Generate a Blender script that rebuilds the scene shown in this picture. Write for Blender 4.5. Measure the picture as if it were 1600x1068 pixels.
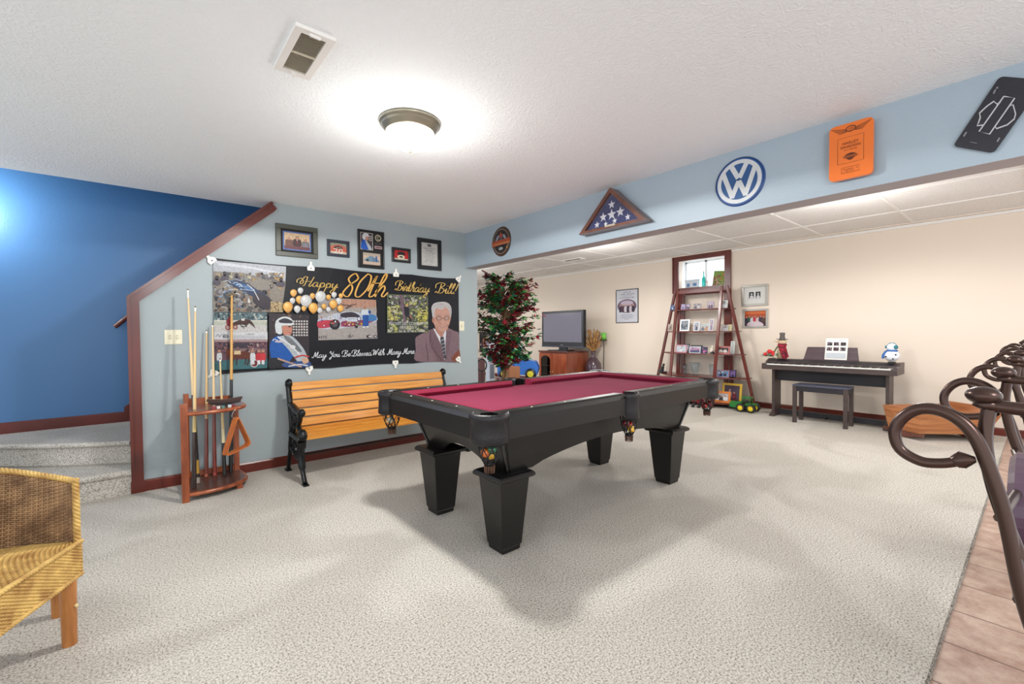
import bpy, bmesh, math, random
from mathutils import Vector, Matrix
import numpy as np
random.seed(7)
for o in list(bpy.data.objects): bpy.data.objects.remove(o)
SC = bpy.context.scene
COL = SC.collection
PI = math.pi

# ------------------------------------------------------------ camera, world, lights
F = 696.3
def _rot(yaw, pitch, roll):
    cy, sy, cp, sp = math.cos(yaw), math.sin(yaw), math.cos(pitch), math.sin(pitch)
    fwd = np.array([sy*cp, cy*cp, -sp]); right = np.array([cy, -sy, 0.0]); up = np.cross(right, fwd)
    c, s = math.cos(roll), math.sin(roll)
    return np.array([c*right+s*up, -s*right+c*up, fwd])
RM = _rot(math.radians(39.987), math.radians(1.360), math.radians(-0.434))
EYE = np.array([0.0, 0.0, 1.22])
def onplane(x, y, ax, v):
    d = ((x-800)/F)*RM[0]-((y-534)/F)*RM[1]+RM[2]
    return EYE+(v-EYE[ax])/d[ax]*d
cam = bpy.data.cameras.new('camera'); camo = bpy.data.objects.new('camera', cam); COL.objects.link(camo)
cam.sensor_width = 36.0; cam.lens = 36.0*F/1600; cam.clip_start = 0.02
camo.matrix_world = Matrix(((RM[0][0], RM[1][0], -RM[2][0], 0), (RM[0][1], RM[1][1], -RM[2][1], 0),
                            (RM[0][2], RM[1][2], -RM[2][2], 1.22), (0, 0, 0, 1)))
SC.camera = camo
w = bpy.data.worlds.new('world'); SC.world = w; w.use_nodes = True
w.node_tree.nodes['Background'].inputs[0].default_value = (0.90, 0.955, 1.0, 1)
w.node_tree.nodes['Background'].inputs[1].default_value = 1.05
SC.view_settings.view_transform = 'Standard'; SC.view_settings.look = 'None'
SC.view_settings.gamma = 1; SC.view_settings.use_curve_mapping = False
SC.view_settings.exposure = 0.92
def area(name, loc, sx, sy, power, col=(1, 1, 1), rot=(0, 0, 0)):
    l = bpy.data.lights.new(name, 'AREA'); l.shape = 'RECTANGLE'; l.size = sx; l.size_y = sy; l.energy = power; l.color = col
    o = bpy.data.objects.new(name, l); o.location = loc; o.rotation_euler = rot; COL.objects.link(o); return o
def point(name, loc, r, power, col=(1, 1, 1)):
    l = bpy.data.lights.new(name, 'POINT'); l.shadow_soft_size = r; l.energy = power; l.color = col
    o = bpy.data.objects.new(name, l); o.location = loc; COL.objects.link(o); return o
_l = bpy.data.lights.new('lamp_bulb', 'SPOT'); _l.energy = 70; _l.spot_size = math.radians(177); _l.spot_blend = .02; _l.shadow_soft_size = .08; _l.color = (1, .99, .96)
_o = bpy.data.objects.new('lamp_bulb', _l); _o.location = (1.2, 2.31, 2.22); COL.objects.link(_o)
point('lamp_bulb_glow', (1.2, 2.31, 2.06), 0.12, 6, (1, .99, .94))
point('bar_side_fill', (0.3, -1.6, 2.2), 0.25, 42, (.98, .99, 1))  # unseen fill light added behind the camera
point('bar_side_fill', (3.6, -1.4, 2.2), 0.25, 32, (.98, .99, 1))  # second added fill, also behind the camera
for _p in ((5.3, 1.2, 2.45), (5.3, 4.4, 2.45), (4.9, 8.2, 2.45)):
    _l = bpy.data.lights.new('den_fill_spot', 'SPOT'); _l.energy = 58; _l.spot_size = math.radians(172); _l.spot_blend = .3; _l.shadow_soft_size = .25; _l.color = (1, .99, .97)  # added fill spots that brighten the far room, no fixtures
    _o = bpy.data.objects.new('den_fill_spot', _l); _o.location = _p; COL.objects.link(_o)
for _p in ((5.4, 1.2, 2.1), (5.4, 4.4, 2.1), (5.2, 8.2, 2.1)): point('den_fill_point', _p, .4, 13, (1, .99, .97))  # added soft fill points lifting the far room's ceiling and walls
point('stair_lamp', (-1.10, 5.46, 2.28), 0.05, 17, (1, .98, .95))
area('window_daylight', (7.95, 3.8, 3.0), 0.9, 0.5, 20, (.86, .93, 1), (0, math.radians(25), 0))

# ------------------------------------------------------------ materials
def lin(c):
    return tuple(((v/255)/12.92 if v/255 <= .04045 else ((v/255+.055)/1.055)**2.4) for v in c[:3])
MATS = {}
def mat(name, rgb, rough=.5, metal=0.0, var=0.0, vscale=8.0, bump=0.0, bscale=60.0, rgb2=None, stretch=None, spec=.5, coat=0.0, emit=0.0, detail=3.0, contrast=None):
    if name in MATS: return MATS[name]
    m = bpy.data.materials.new(name); m.use_nodes = True; MATS[name] = m
    nt = m.node_tree; N = nt.nodes; L = nt.links; b = N['Principled BSDF']
    c = lin(rgb); b.inputs['Base Color'].default_value = (*c, 1)
    b.inputs['Roughness'].default_value = rough; b.inputs['Metallic'].default_value = metal
    b.inputs['Specular IOR Level'].default_value = spec; b.inputs['Coat Weight'].default_value = coat
    b.inputs['Coat Roughness'].default_value = .15
    if emit:
        b.inputs['Emission Color'].default_value = (*c, 1); b.inputs['Emission Strength'].default_value = emit
    if var or bump or rgb2:
        tc = N.new('ShaderNodeTexCoord'); mp = N.new('ShaderNodeMapping'); L.new(tc.outputs['Object'], mp.inputs[0])
        if stretch: mp.inputs['Scale'].default_value = stretch
    if var or rgb2:
        n = N.new('ShaderNodeTexNoise'); n.inputs['Scale'].default_value = vscale; n.inputs['Detail'].default_value = detail
        L.new(mp.outputs[0], n.inputs['Vector'])
        r = N.new('ShaderNodeValToRGB'); L.new(n.outputs[0], r.inputs[0]); L.new(r.outputs[0], b.inputs['Base Color'])
        lo, hi = contrast or (.35, .65)
        r.color_ramp.elements[0].position = lo; r.color_ramp.elements[1].position = hi
        if rgb2: c2 = lin(rgb2)
        else: c2 = tuple(v*(1+var) for v in c); c = tuple(v*(1-var) for v in c)
        r.color_ramp.elements[0].color = (*c, 1); r.color_ramp.elements[1].color = (*c2, 1)
    if bump:
        n2 = N.new('ShaderNodeTexNoise'); n2.inputs['Scale'].default_value = bscale; n2.inputs['Detail'].default_value = 4
        L.new(mp.outputs[0], n2.inputs['Vector'])
        bu = N.new('ShaderNodeBump'); bu.inputs['Strength'].default_value = bump; bu.inputs['Distance'].default_value = .01
        L.new(n2.outputs[0], bu.inputs['Height']); L.new(bu.outputs[0], b.inputs['Normal'])
    return m
def m_print(name='print', rough=.45, noise=.10, spec=.4, gain=.72):
    if name in MATS: return MATS[name]
    m = bpy.data.materials.new(name); m.use_nodes = True; MATS[name] = m
    nt = m.node_tree; N = nt.nodes; L = nt.links; b = N['Principled BSDF']
    a = N.new('ShaderNodeAttribute'); a.attribute_name = 'Col'
    tc = N.new('ShaderNodeTexCoord'); n = N.new('ShaderNodeTexNoise'); n.inputs['Scale'].default_value = 90; n.inputs['Detail'].default_value = 4
    L.new(tc.outputs['Object'], n.inputs['Vector'])
    mr = N.new('ShaderNodeMapRange'); mr.inputs[1].default_value = .3; mr.inputs[2].default_value = .7
    mr.inputs[3].default_value = gain*(1-noise*2); mr.inputs[4].default_value = gain*(1+noise*2); L.new(n.outputs[0], mr.inputs[0])
    mx = N.new('ShaderNodeVectorMath'); mx.operation = 'SCALE'; L.new(a.outputs['Color'], mx.inputs[0]); L.new(mr.outputs[0], mx.inputs['Scale'])
    L.new(mx.outputs[0], b.inputs['Base Color']); b.inputs['Roughness'].default_value = rough; b.inputs['Specular IOR Level'].default_value = spec
    return m
PRINT = m_print(); PRINTC = m_print('print_clean', .5, .02)
def glass(name, rgb=(255, 255, 255), rough=.02):
    if name in MATS: return MATS[name]
    m = bpy.data.materials.new(name); m.use_nodes = True; MATS[name] = m
    b = m.node_tree.nodes['Principled BSDF']; b.inputs['Base Color'].default_value = (*lin(rgb), 1)
    N = m.node_tree.nodes; L = m.node_tree.links; tr = N.new('ShaderNodeBsdfTransparent'); gl = N.new('ShaderNodeBsdfGlossy'); mx = N.new('ShaderNodeMixShader'); fr = None
    tr.inputs[0].default_value = (*lin(rgb), 1); gl.inputs['Roughness'].default_value = rough
    mx.inputs[0].default_value = .06; L.new(tr.outputs[0], mx.inputs[1]); L.new(gl.outputs[0], mx.inputs[2]); L.new(mx.outputs[0], N['Material Output'].inputs[0])
    return m
def m_wood(name, a, b_, rough=.35, scale=3.0, axis=(1, 12, 12), coat=.3):
    return mat(name, a, rough, var=0, rgb2=b_, vscale=scale, stretch=axis, coat=coat, detail=6, contrast=(.3, .7))
CHERRY = m_wood('cherry_wood', (84, 24, 12), (106, 34, 19), .32, 3, (1, 1, 1))
RACKW = m_wood('rack_wood', (118, 52, 26), (168, 88, 46), .3, 5, (4, 4, 1))
OAK = m_wood('oak_slats', (190, 118, 34), (220, 154, 62), .4, 3, (1.2, 14, 14))
BLACKM = mat('black_iron', (18, 20, 22), .35, .4, bump=.3, bscale=40)
TABLEW = m_wood('espresso_wood', (10, 8, 7), (16, 13, 11), .36, 3, (1, 8, 8), .0)
LEATHER = mat('black_leather', (16, 14, 18), .4, bump=.25, bscale=120)
FELT = mat('burgundy_felt', (124, 40, 66), .9, var=.06, vscale=3, bump=.15, bscale=500, spec=.25)
FELTD = mat('burgundy_cushion', (120, 26, 52), .85, spec=.25)
WHITE = mat('white_plastic', (236, 234, 226), .45)
IVORY = mat('ivory_plastic', (232, 226, 200), .45)
BRONZE = mat('bronze_metal', (74, 56, 50), .28, .75)
BLACKP = mat('black_plastic', (20, 20, 24), .35)
NICKEL = mat('brushed_nickel', (150, 144, 128), .32, .8)

def m_carpet():
    m = bpy.data.materials.new('carpet'); m.use_nodes = True; nt = m.node_tree; N = nt.nodes; L = nt.links; b = N['Principled BSDF']
    tc = N.new('ShaderNodeTexCoord')
    n1 = N.new('ShaderNodeTexNoise'); n1.inputs['Scale'].default_value = 125; n1.inputs['Detail'].default_value = 5; n1.inputs['Roughness'].default_value = .85
    L.new(tc.outputs['Object'], n1.inputs['Vector'])
    r = N.new('ShaderNodeValToRGB'); L.new(n1.outputs[0], r.inputs[0])
    e = r.color_ramp.elements; e[0].position = .38; e[0].color = (*lin((78, 70, 62)), 1); e[1].position = .56; e[1].color = (*lin((218, 213, 204)), 1)
    x = e.new(.46); x.color = (*lin((176, 169, 159)), 1)
    # pile laid in swaths by the vacuum
    n2 = N.new('ShaderNodeTexNoise'); n2.inputs['Scale'].default_value = 1.1; n2.inputs['Detail'].default_value = 2; n2.inputs['Distortion'].default_value = .8
    L.new(tc.outputs['Object'], n2.inputs['Vector'])
    r2 = N.new('ShaderNodeValToRGB'); L.new(n2.outputs[0], r2.inputs[0]); r2.color_ramp.elements[0].position = .44; r2.color_ramp.elements[1].position = .56
    r2.color_ramp.elements[0].color = (.86, .85, .84, 1); r2.color_ramp.elements[1].color = (1, 1, 1, 1)
    mx = N.new('ShaderNodeMix'); mx.data_type = 'RGBA'; mx.blend_type = 'MULTIPLY'; mx.inputs[0].default_value = 1
    L.new(r.outputs[0], mx.inputs[6]); L.new(r2.outputs[0], mx.inputs[7]); L.new(mx.outputs[2], b.inputs['Base Color'])
    bu = N.new('ShaderNodeBump'); bu.inputs['Strength'].default_value = .35; bu.inputs['Distance'].default_value = .003
    L.new(n1.outputs[0], bu.inputs['Height']); L.new(bu.outputs[0], b.inputs['Normal'])
    b.inputs['Roughness'].default_value = .95; b.inputs['Specular IOR Level'].default_value = .1
    return m
CARPET = m_carpet()
def m_tile():
    m = bpy.data.materials.new('floor_tile'); m.use_nodes = True; nt = m.node_tree; N = nt.nodes; L = nt.links; b = N['Principled BSDF']
    tc = N.new('ShaderNodeTexCoord'); mp = N.new('ShaderNodeMapping'); mp.inputs['Location'].default_value = (-.007, .19, 0)
    L.new(tc.outputs['Object'], mp.inputs[0])
    n = N.new('ShaderNodeTexNoise'); n.inputs['Scale'].default_value = 9; n.inputs['Detail'].default_value = 10; n.inputs['Roughness'].default_value = .7; L.new(tc.outputs['Object'], n.inputs['Vector'])
    r = N.new('ShaderNodeValToRGB'); L.new(n.outputs[0], r.inputs[0]); r.color_ramp.elements[0].position = .35; r.color_ramp.elements[1].position = .68
    r.color_ramp.elements[0].color = (*lin((150, 116, 100)), 1); r.color_ramp.elements[1].color = (*lin((196, 172, 156)), 1)
    br = N.new('ShaderNodeTexBrick'); br.offset = 0; br.inputs['Scale'].default_value = 1
    br.inputs['Brick Width'].default_value = .30; br.inputs['Row Height'].default_value = .60; br.inputs['Mortar Size'].default_value = .0035
    br.inputs['Mortar'].default_value = (*lin((92, 66, 54)), 1); br.inputs['Bias'].default_value = 0
    L.new(mp.outputs[0], br.inputs['Vector']); L.new(r.outputs[0], br.inputs['Color1']); L.new(r.outputs[0], br.inputs['Color2'])
    L.new(br.outputs[0], b.inputs['Base Color'])
    bu = N.new('ShaderNodeBump'); bu.invert = True; bu.inputs['Strength'].default_value = .6; bu.inputs['Distance'].default_value = .004
    L.new(br.outputs['Fac'], bu.inputs['Height']); L.new(bu.outputs[0], b.inputs['Normal']); b.inputs['Roughness'].default_value = .38
    return m
TILE = m_tile()
def m_ceiling():
    m = bpy.data.materials.new('textured_ceiling'); m.use_nodes = True; nt = m.node_tree; N = nt.nodes; L = nt.links; b = N['Principled BSDF']
    b.inputs['Base Color'].default_value = (*lin((243, 247, 249)), 1); b.inputs['Roughness'].default_value = .9; b.inputs['Specular IOR Level'].default_value = .2
    tc = N.new('ShaderNodeTexCoord'); n = N.new('ShaderNodeTexNoise'); n.inputs['Scale'].default_value = 22; n.inputs['Detail'].default_value = 6; n.inputs['Distortion'].default_value = 3.0
    L.new(tc.outputs['Object'], n.inputs['Vector'])
    r = N.new('ShaderNodeValToRGB'); L.new(n.outputs[0], r.inputs[0]); r.color_ramp.elements[0].position = .42; r.color_ramp.elements[1].position = .6
    bu = N.new('ShaderNodeBump'); bu.inputs['Strength'].default_value = .4; bu.inputs['Distance'].default_value = .004
    L.new(r.outputs[0], bu.inputs['Height']); L.new(bu.outputs[0], b.inputs['Normal']); return m
CEIL = m_ceiling()
WALLG = mat('grey_blue_paint', (160, 170, 173), .42, bump=.12, bscale=90, spec=.4)
WALLS = mat('pale_blue_paint', (158, 173, 184), .42, bump=.12, bscale=90, spec=.4)
UNDERS = mat('mauve_grey_paint', (172, 164, 166), .6)
WALLB = mat('blue_paint', (70, 117, 166), .36, bump=.10, bscale=90, spec=.5)
BEIGE = mat('beige_paint', (227, 212, 196), .6, bump=.08, bscale=90)
TILEC = mat('ceiling_panel', (232, 229, 226), .9, rgb2=(212, 208, 204), vscale=160, bump=.3, bscale=120, contrast=(.4, .6))
TBAR = mat('white_grid_bar', (232, 228, 224), .5)

# ------------------------------------------------------------ mesh builder
class MB:
    def __init__(s, origin=(0, 0, 0)):
        s.v = []; s.f = []; s.mi = []; s.c = []; s.sm = []; s.T = Matrix.Translation(-Vector(origin)); s.base = s.T.copy(); s.m = 0; s.col = (1, 1, 1)
    def at(s, loc=(0, 0, 0), rz=0, rx=0, ry=0):
        s.T = s.base @ Matrix.Translation(loc) @ Matrix.Rotation(rz, 4, 'Z') @ Matrix.Rotation(ry, 4, 'Y') @ Matrix.Rotation(rx, 4, 'X'); return s
    def add(s, vs, fs, smooth=False):
        k = len(s.v); s.v += [tuple(s.T @ Vector(p)) for p in vs]
        for f in fs: s.f.append(tuple(i+k for i in f)); s.mi.append(s.m); s.c.append(s.col); s.sm.append(smooth)
        return s
    def box(s, x0, x1, y0, y1, z0, z1):
        return s.add([(x0, y0, z0), (x1, y0, z0), (x1, y1, z0), (x0, y1, z0), (x0, y0, z1), (x1, y0, z1), (x1, y1, z1), (x0, y1, z1)],
                     [(3, 2, 1, 0), (4, 5, 6, 7), (0, 1, 5, 4), (1, 2, 6, 5), (2, 3, 7, 6), (3, 0, 4, 7)])
    def frustum(s, a, za, b, zb):      # a, b = (x0,x1,y0,y1) rectangles at za < zb
        return s.add([(a[0], a[2], za), (a[1], a[2], za), (a[1], a[3], za), (a[0], a[3], za), (b[0], b[2], zb), (b[1], b[2], zb), (b[1], b[3], zb), (b[0], b[3], zb)],
                     [(3, 2, 1, 0), (4, 5, 6, 7), (0, 1, 5, 4), (1, 2, 6, 5), (2, 3, 7, 6), (3, 0, 4, 7)])
    def prism(s, pts, plane, a, b, smooth=False):
        # polygon pts extruded along the third axis; plane 'xz' -> y, 'yz' -> x, 'xy' -> z
        def P(p, t): return {'xz': (p[0], t, p[1]), 'yz': (t, p[0], p[1]), 'xy': (p[0], p[1], t)}[plane]
        n = len(pts); vs = [P(p, a) for p in pts]+[P(p, b) for p in pts]
        s.add(vs, [tuple(range(n)), tuple(range(2*n-1, n-1, -1))])
        s.add(vs, [(i, n+i, n+(i+1) % n, (i+1) % n) for i in range(n)], smooth)
        return s
    def tube(s, pts, r, n=8, close=False, caps=True, flat=1.0):
        pts = [Vector(p) for p in pts]; k = len(pts); R = r if isinstance(r, (list, tuple)) else [r]*k
        vs = []; prev = None
        for i, p in enumerate(pts):
            if close: t = pts[(i+1) % k]-pts[i-1]
            else: t = pts[min(i+1, k-1)]-pts[max(i-1, 0)]
            if t.length < 1e-9: t = Vector((0, 0, 1))
            t.normalize()
            if prev is None:
                u = t.orthogonal().normalized() if abs(t.z) > .9 else Vector((0, 0, 1)).cross(t).normalized()
            else:
                u = prev-t*prev.dot(t)
                u = u.normalized() if u.length > 1e-6 else t.orthogonal().normalized()
            prev = u; v = t.cross(u)
            vs += [tuple(p+(u*math.cos(2*PI*j/n)*flat+v*math.sin(2*PI*j/n))*R[i]) for j in range(n)]
        fs = []
        for i in range(k if close else k-1):
            a, b = i*n, ((i+1) % k)*n
            fs += [(a+j, a+(j+1) % n, b+(j+1) % n, b+j) for j in range(n)]
        s.add(vs, fs, True)
        if caps and not close: s.add([vs[j] for j in range(n)]+[vs[(k-1)*n+j] for j in range(n)], [tuple(range(n-1, -1, -1)), tuple(range(n, 2*n))])
        return s
    def lathe(s, prof, c=(0, 0, 0), n=24, a0=0, a1=2*PI, sx=1, sy=1):
        full = abs(a1-a0-2*PI) < 1e-6; k = n if full else n+1; vs = []
        for r, z in prof: vs += [(c[0]+sx*r*math.cos(a0+(a1-a0)*j/n), c[1]+sy*r*math.sin(a0+(a1-a0)*j/n), c[2]+z) for j in range(k)]
        fs = []
        for i in range(len(prof)-1):
            for j in range(n):
                q = (j+1) % k; fs.append((i*k+j, i*k+q, (i+1)*k+q, (i+1)*k+j))
        return s.add(vs, fs, True)
    def ball(s, c, r, n=12, sx=1, sy=1, sz=1):
        return s.lathe([(max(1e-4, r*math.sin(PI*i/n)), -r*sz*math.cos(PI*i/n)) for i in range(n+1)], c, n+4, sx=sx, sy=sy)
    def build(s, name, mats, parent=None, loc=None, bevel=0, **tags):
        me = bpy.data.meshes.new(name); me.from_pydata(s.v, [], s.f)
        if not isinstance(mats, (list, tuple)): mats = [mats]
        for m in mats: me.materials.append(m)
        for p, i, sm in zip(me.polygons, s.mi, s.sm): p.material_index = i; p.use_smooth = sm
        if any(c != (1, 1, 1) for c in s.c):
            at = me.color_attributes.new('Col', 'FLOAT_COLOR', 'CORNER'); k = 0; buf = []
            for p, c in zip(me.polygons, s.c): buf += [c[0], c[1], c[2], 1]*len(p.vertices)
            at.data.foreach_set('color', buf)
        me.update()
        o = bpy.data.objects.new(name, me); COL.objects.link(o)
        if parent is not None: o.parent = parent
        if loc is not None: o.location = loc
        if bevel:
            md = o.modifiers.new('bevel', 'BEVEL'); md.width = bevel; md.segments = 2; md.limit_method = 'ANGLE'; md.angle_limit = math.radians(40)
        for k_, v_ in tags.items(): o[k_] = v_
        return o
def thing(name, label, cat, loc=(0, 0, 0), rz=0, group=None):
    o = bpy.data.objects.new(name, None); COL.objects.link(o); o.location = loc; o.rotation_euler = (0, 0, rz)
    o.empty_display_size = .05; o['label'] = label; o['category'] = cat
    if group: o['group'] = group
    return o
def tag(o, label, cat, group=None):
    o['label'] = label; o['category'] = cat
    if group: o['group'] = group
    return o
def dup(root, loc, rz=0, label=None, group=None):
    r = root.copy(); COL.objects.link(r); r.location = loc; r.rotation_euler = (0, 0, rz)
    if label: r['label'] = label
    if group: r['group'] = group
    for ch in list(root.children):
        c = ch.copy(); COL.objects.link(c); c.parent = r
        for g in list(ch.children):
            d = g.copy(); COL.objects.link(d); d.parent = c
    return r
def struct(name, mb, m, parent=None, bevel=0):
    o = mb.build(name, m, parent, bevel=bevel)
    if parent is None: o['kind'] = 'structure'
    return o
def smooth(pts, n=6, close=False):
    P = [Vector(p) for p in pts]; k = len(P); out = []
    for i in range(k if close else k-1):
        if close: a, b, c, d = P[i-1], P[i], P[(i+1) % k], P[(i+2) % k]
        else: a, b, c, d = P[max(i-1, 0)], P[i], P[i+1], P[min(i+2, k-1)]
        for j in range(n):
            t = j/n; out.append(.5*((2*b)+(c-a)*t+(2*a-5*b+4*c-d)*t*t+(3*b-3*c+d-a)*t*t*t))
    if not close: out.append(P[-1])
    return out
_tx = {}
def text_geo(s):
    if s in _tx: return _tx[s]
    cu = bpy.data.curves.new('t', 'FONT'); cu.body = s; cu.resolution_u = 2; o = bpy.data.objects.new('t', cu); COL.objects.link(o)
    dg = bpy.context.evaluated_depsgraph_get(); me = bpy.data.meshes.new_from_object(o.evaluated_get(dg))
    vs = [(v.co.x, v.co.y) for v in me.vertices]; fs = [tuple(p.vertices) for p in me.polygons]
    bpy.data.objects.remove(o); bpy.data.curves.remove(cu); bpy.data.meshes.remove(me)
    x0 = min(v[0] for v in vs); x1 = max(v[0] for v in vs); y0 = min(v[1] for v in vs); y1 = max(v[1] for v in vs)
    vs = [((v[0]-x0)/(x1-x0), (v[1]-y0)/(y1-y0)) for v in vs]
    _tx[s] = (vs, fs); return _tx[s]
class Art:
    """flat printed shapes on one surface. fn maps (u, v) to a point; nrm is the direction the print faces."""
    def __init__(s, fn, nrm, mb=None, step=.00035, start=.001, origin=(0, 0, 0)):
        s.fn = fn; s.n = Vector(nrm); s.mb = mb or MB(origin); s.k = start; s.step = step
    def P(s, p): return tuple(Vector(s.fn(p[0], p[1]))+s.n*s.k)
    def nxt(s): s.k += s.step
    def poly(s, pts, c, hold=False):
        s.mb.col = lin(c)
        if len(pts) > 4:      # fan from a centroid keeps curved outlines valid
            s.mb.add([s.P(p) for p in pts], [tuple(range(len(pts)))])
        else: s.mb.add([s.P(p) for p in pts], [tuple(range(len(pts)))])
        if not hold: s.nxt()
        return s
    def rect(s, x0, y0, x1, y1, c, hold=False): return s.poly([(x0, y0), (x1, y0), (x1, y1), (x0, y1)], c, hold)
    def ell(s, cx, cy, rx, ry, c, n=20, hold=False): return s.poly([(cx+rx*math.cos(2*PI*i/n), cy+ry*math.sin(2*PI*i/n)) for i in range(n)], c, hold)
    def blob(s, pts, c, hold=False): return s.poly([(p.x, p.y) for p in smooth([(a, b, 0) for a, b in pts], 4, True)], c, hold)
    def line(s, pts, wd, c, sm=True, pen=0.0, hold=False):
        q = smooth([(a, b, 0) for a, b in pts], 6) if sm and len(pts) > 2 else [Vector((a, b, 0)) for a, b in pts]
        L = []; R = []
        for i, p in enumerate(q):
            t = (q[min(i+1, len(q)-1)]-q[max(i-1, 0)])
            if t.length < 1e-9: continue
            t.normalize(); wv = wd*(1-pen+pen*abs(t.y)) if pen else wd
            n = Vector((-t.y, t.x, 0))*wv/2; L.append(p+n); R.append(p-n)
        s.mb.col = lin(c); vs = [s.P((p.x, p.y)) for p in L]+[s.P((p.x, p.y)) for p in R]; m = len(L)
        s.mb.add(vs, [(i, i+1, m+i+1, m+i) for i in range(m-1)])
        if not hold: s.nxt()
        return s
    def text(s, t, x0, y0, x1, y1, c, dx=(0, 0), hold=False):  # lower-left (x0,y0), upper-right (x1,y1); dx baseline skew
        vs, fs = text_geo(t); s.mb.col = lin(c)
        s.mb.add([s.P((x0+(x1-x0)*a, y0+(y1-y0)*b+dx[1]*a)) for a, b in vs], fs)
        if not hold: s.nxt()
        return s
    def marks(s, x0, y0, x1, y1, c, seed=1):   # a line of print too small to read
        rd = random.Random(seed); h = y1-y0; x = x0; st = abs(h)*.55*(1 if x1 > x0 else -1)
        while (x1-x)*st > 0:
            if rd.random() < .14: x += st; continue
            k = rd.random(); w_ = st*.26
            s.rect(x, y0, x+w_, y1, c, True)
            if k < .6: s.rect(x+w_, y0+h*.4, x+st*.7, y0+h*.6, c, True)
            if k > .4: s.rect(x+st*.5, y0, x+st*.5+w_, y0+h*(.5 if k > .7 else 1), c, True)
            x += st
        s.nxt(); return s
    def speck(s, x0, y0, x1, y1, cols, n, r0, r1, seed=1):
        rd = random.Random(seed)
        for i in range(n):
            cx, cy, r = rd.uniform(x0, x1), rd.uniform(y0, y1), rd.uniform(r0, r1); a = rd.uniform(0, PI)
            rx, ry = r, r*rd.uniform(.35, 1)
            P = []
            for j in range(6):
                t = 2*PI*j/6; dx, dy = rx*math.cos(t), ry*math.sin(t)
                P.append((min(max(cx+dx*math.cos(a)-dy*math.sin(a), min(x0, x1)), max(x0, x1)), min(max(cy+dx*math.sin(a)+dy*math.cos(a), min(y0, y1)), max(y0, y1))))
            s.poly(P, rd.choice(cols), hold=True)
            if i % 12 == 11: s.k += s.step*.5
        s.nxt(); return s
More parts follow.
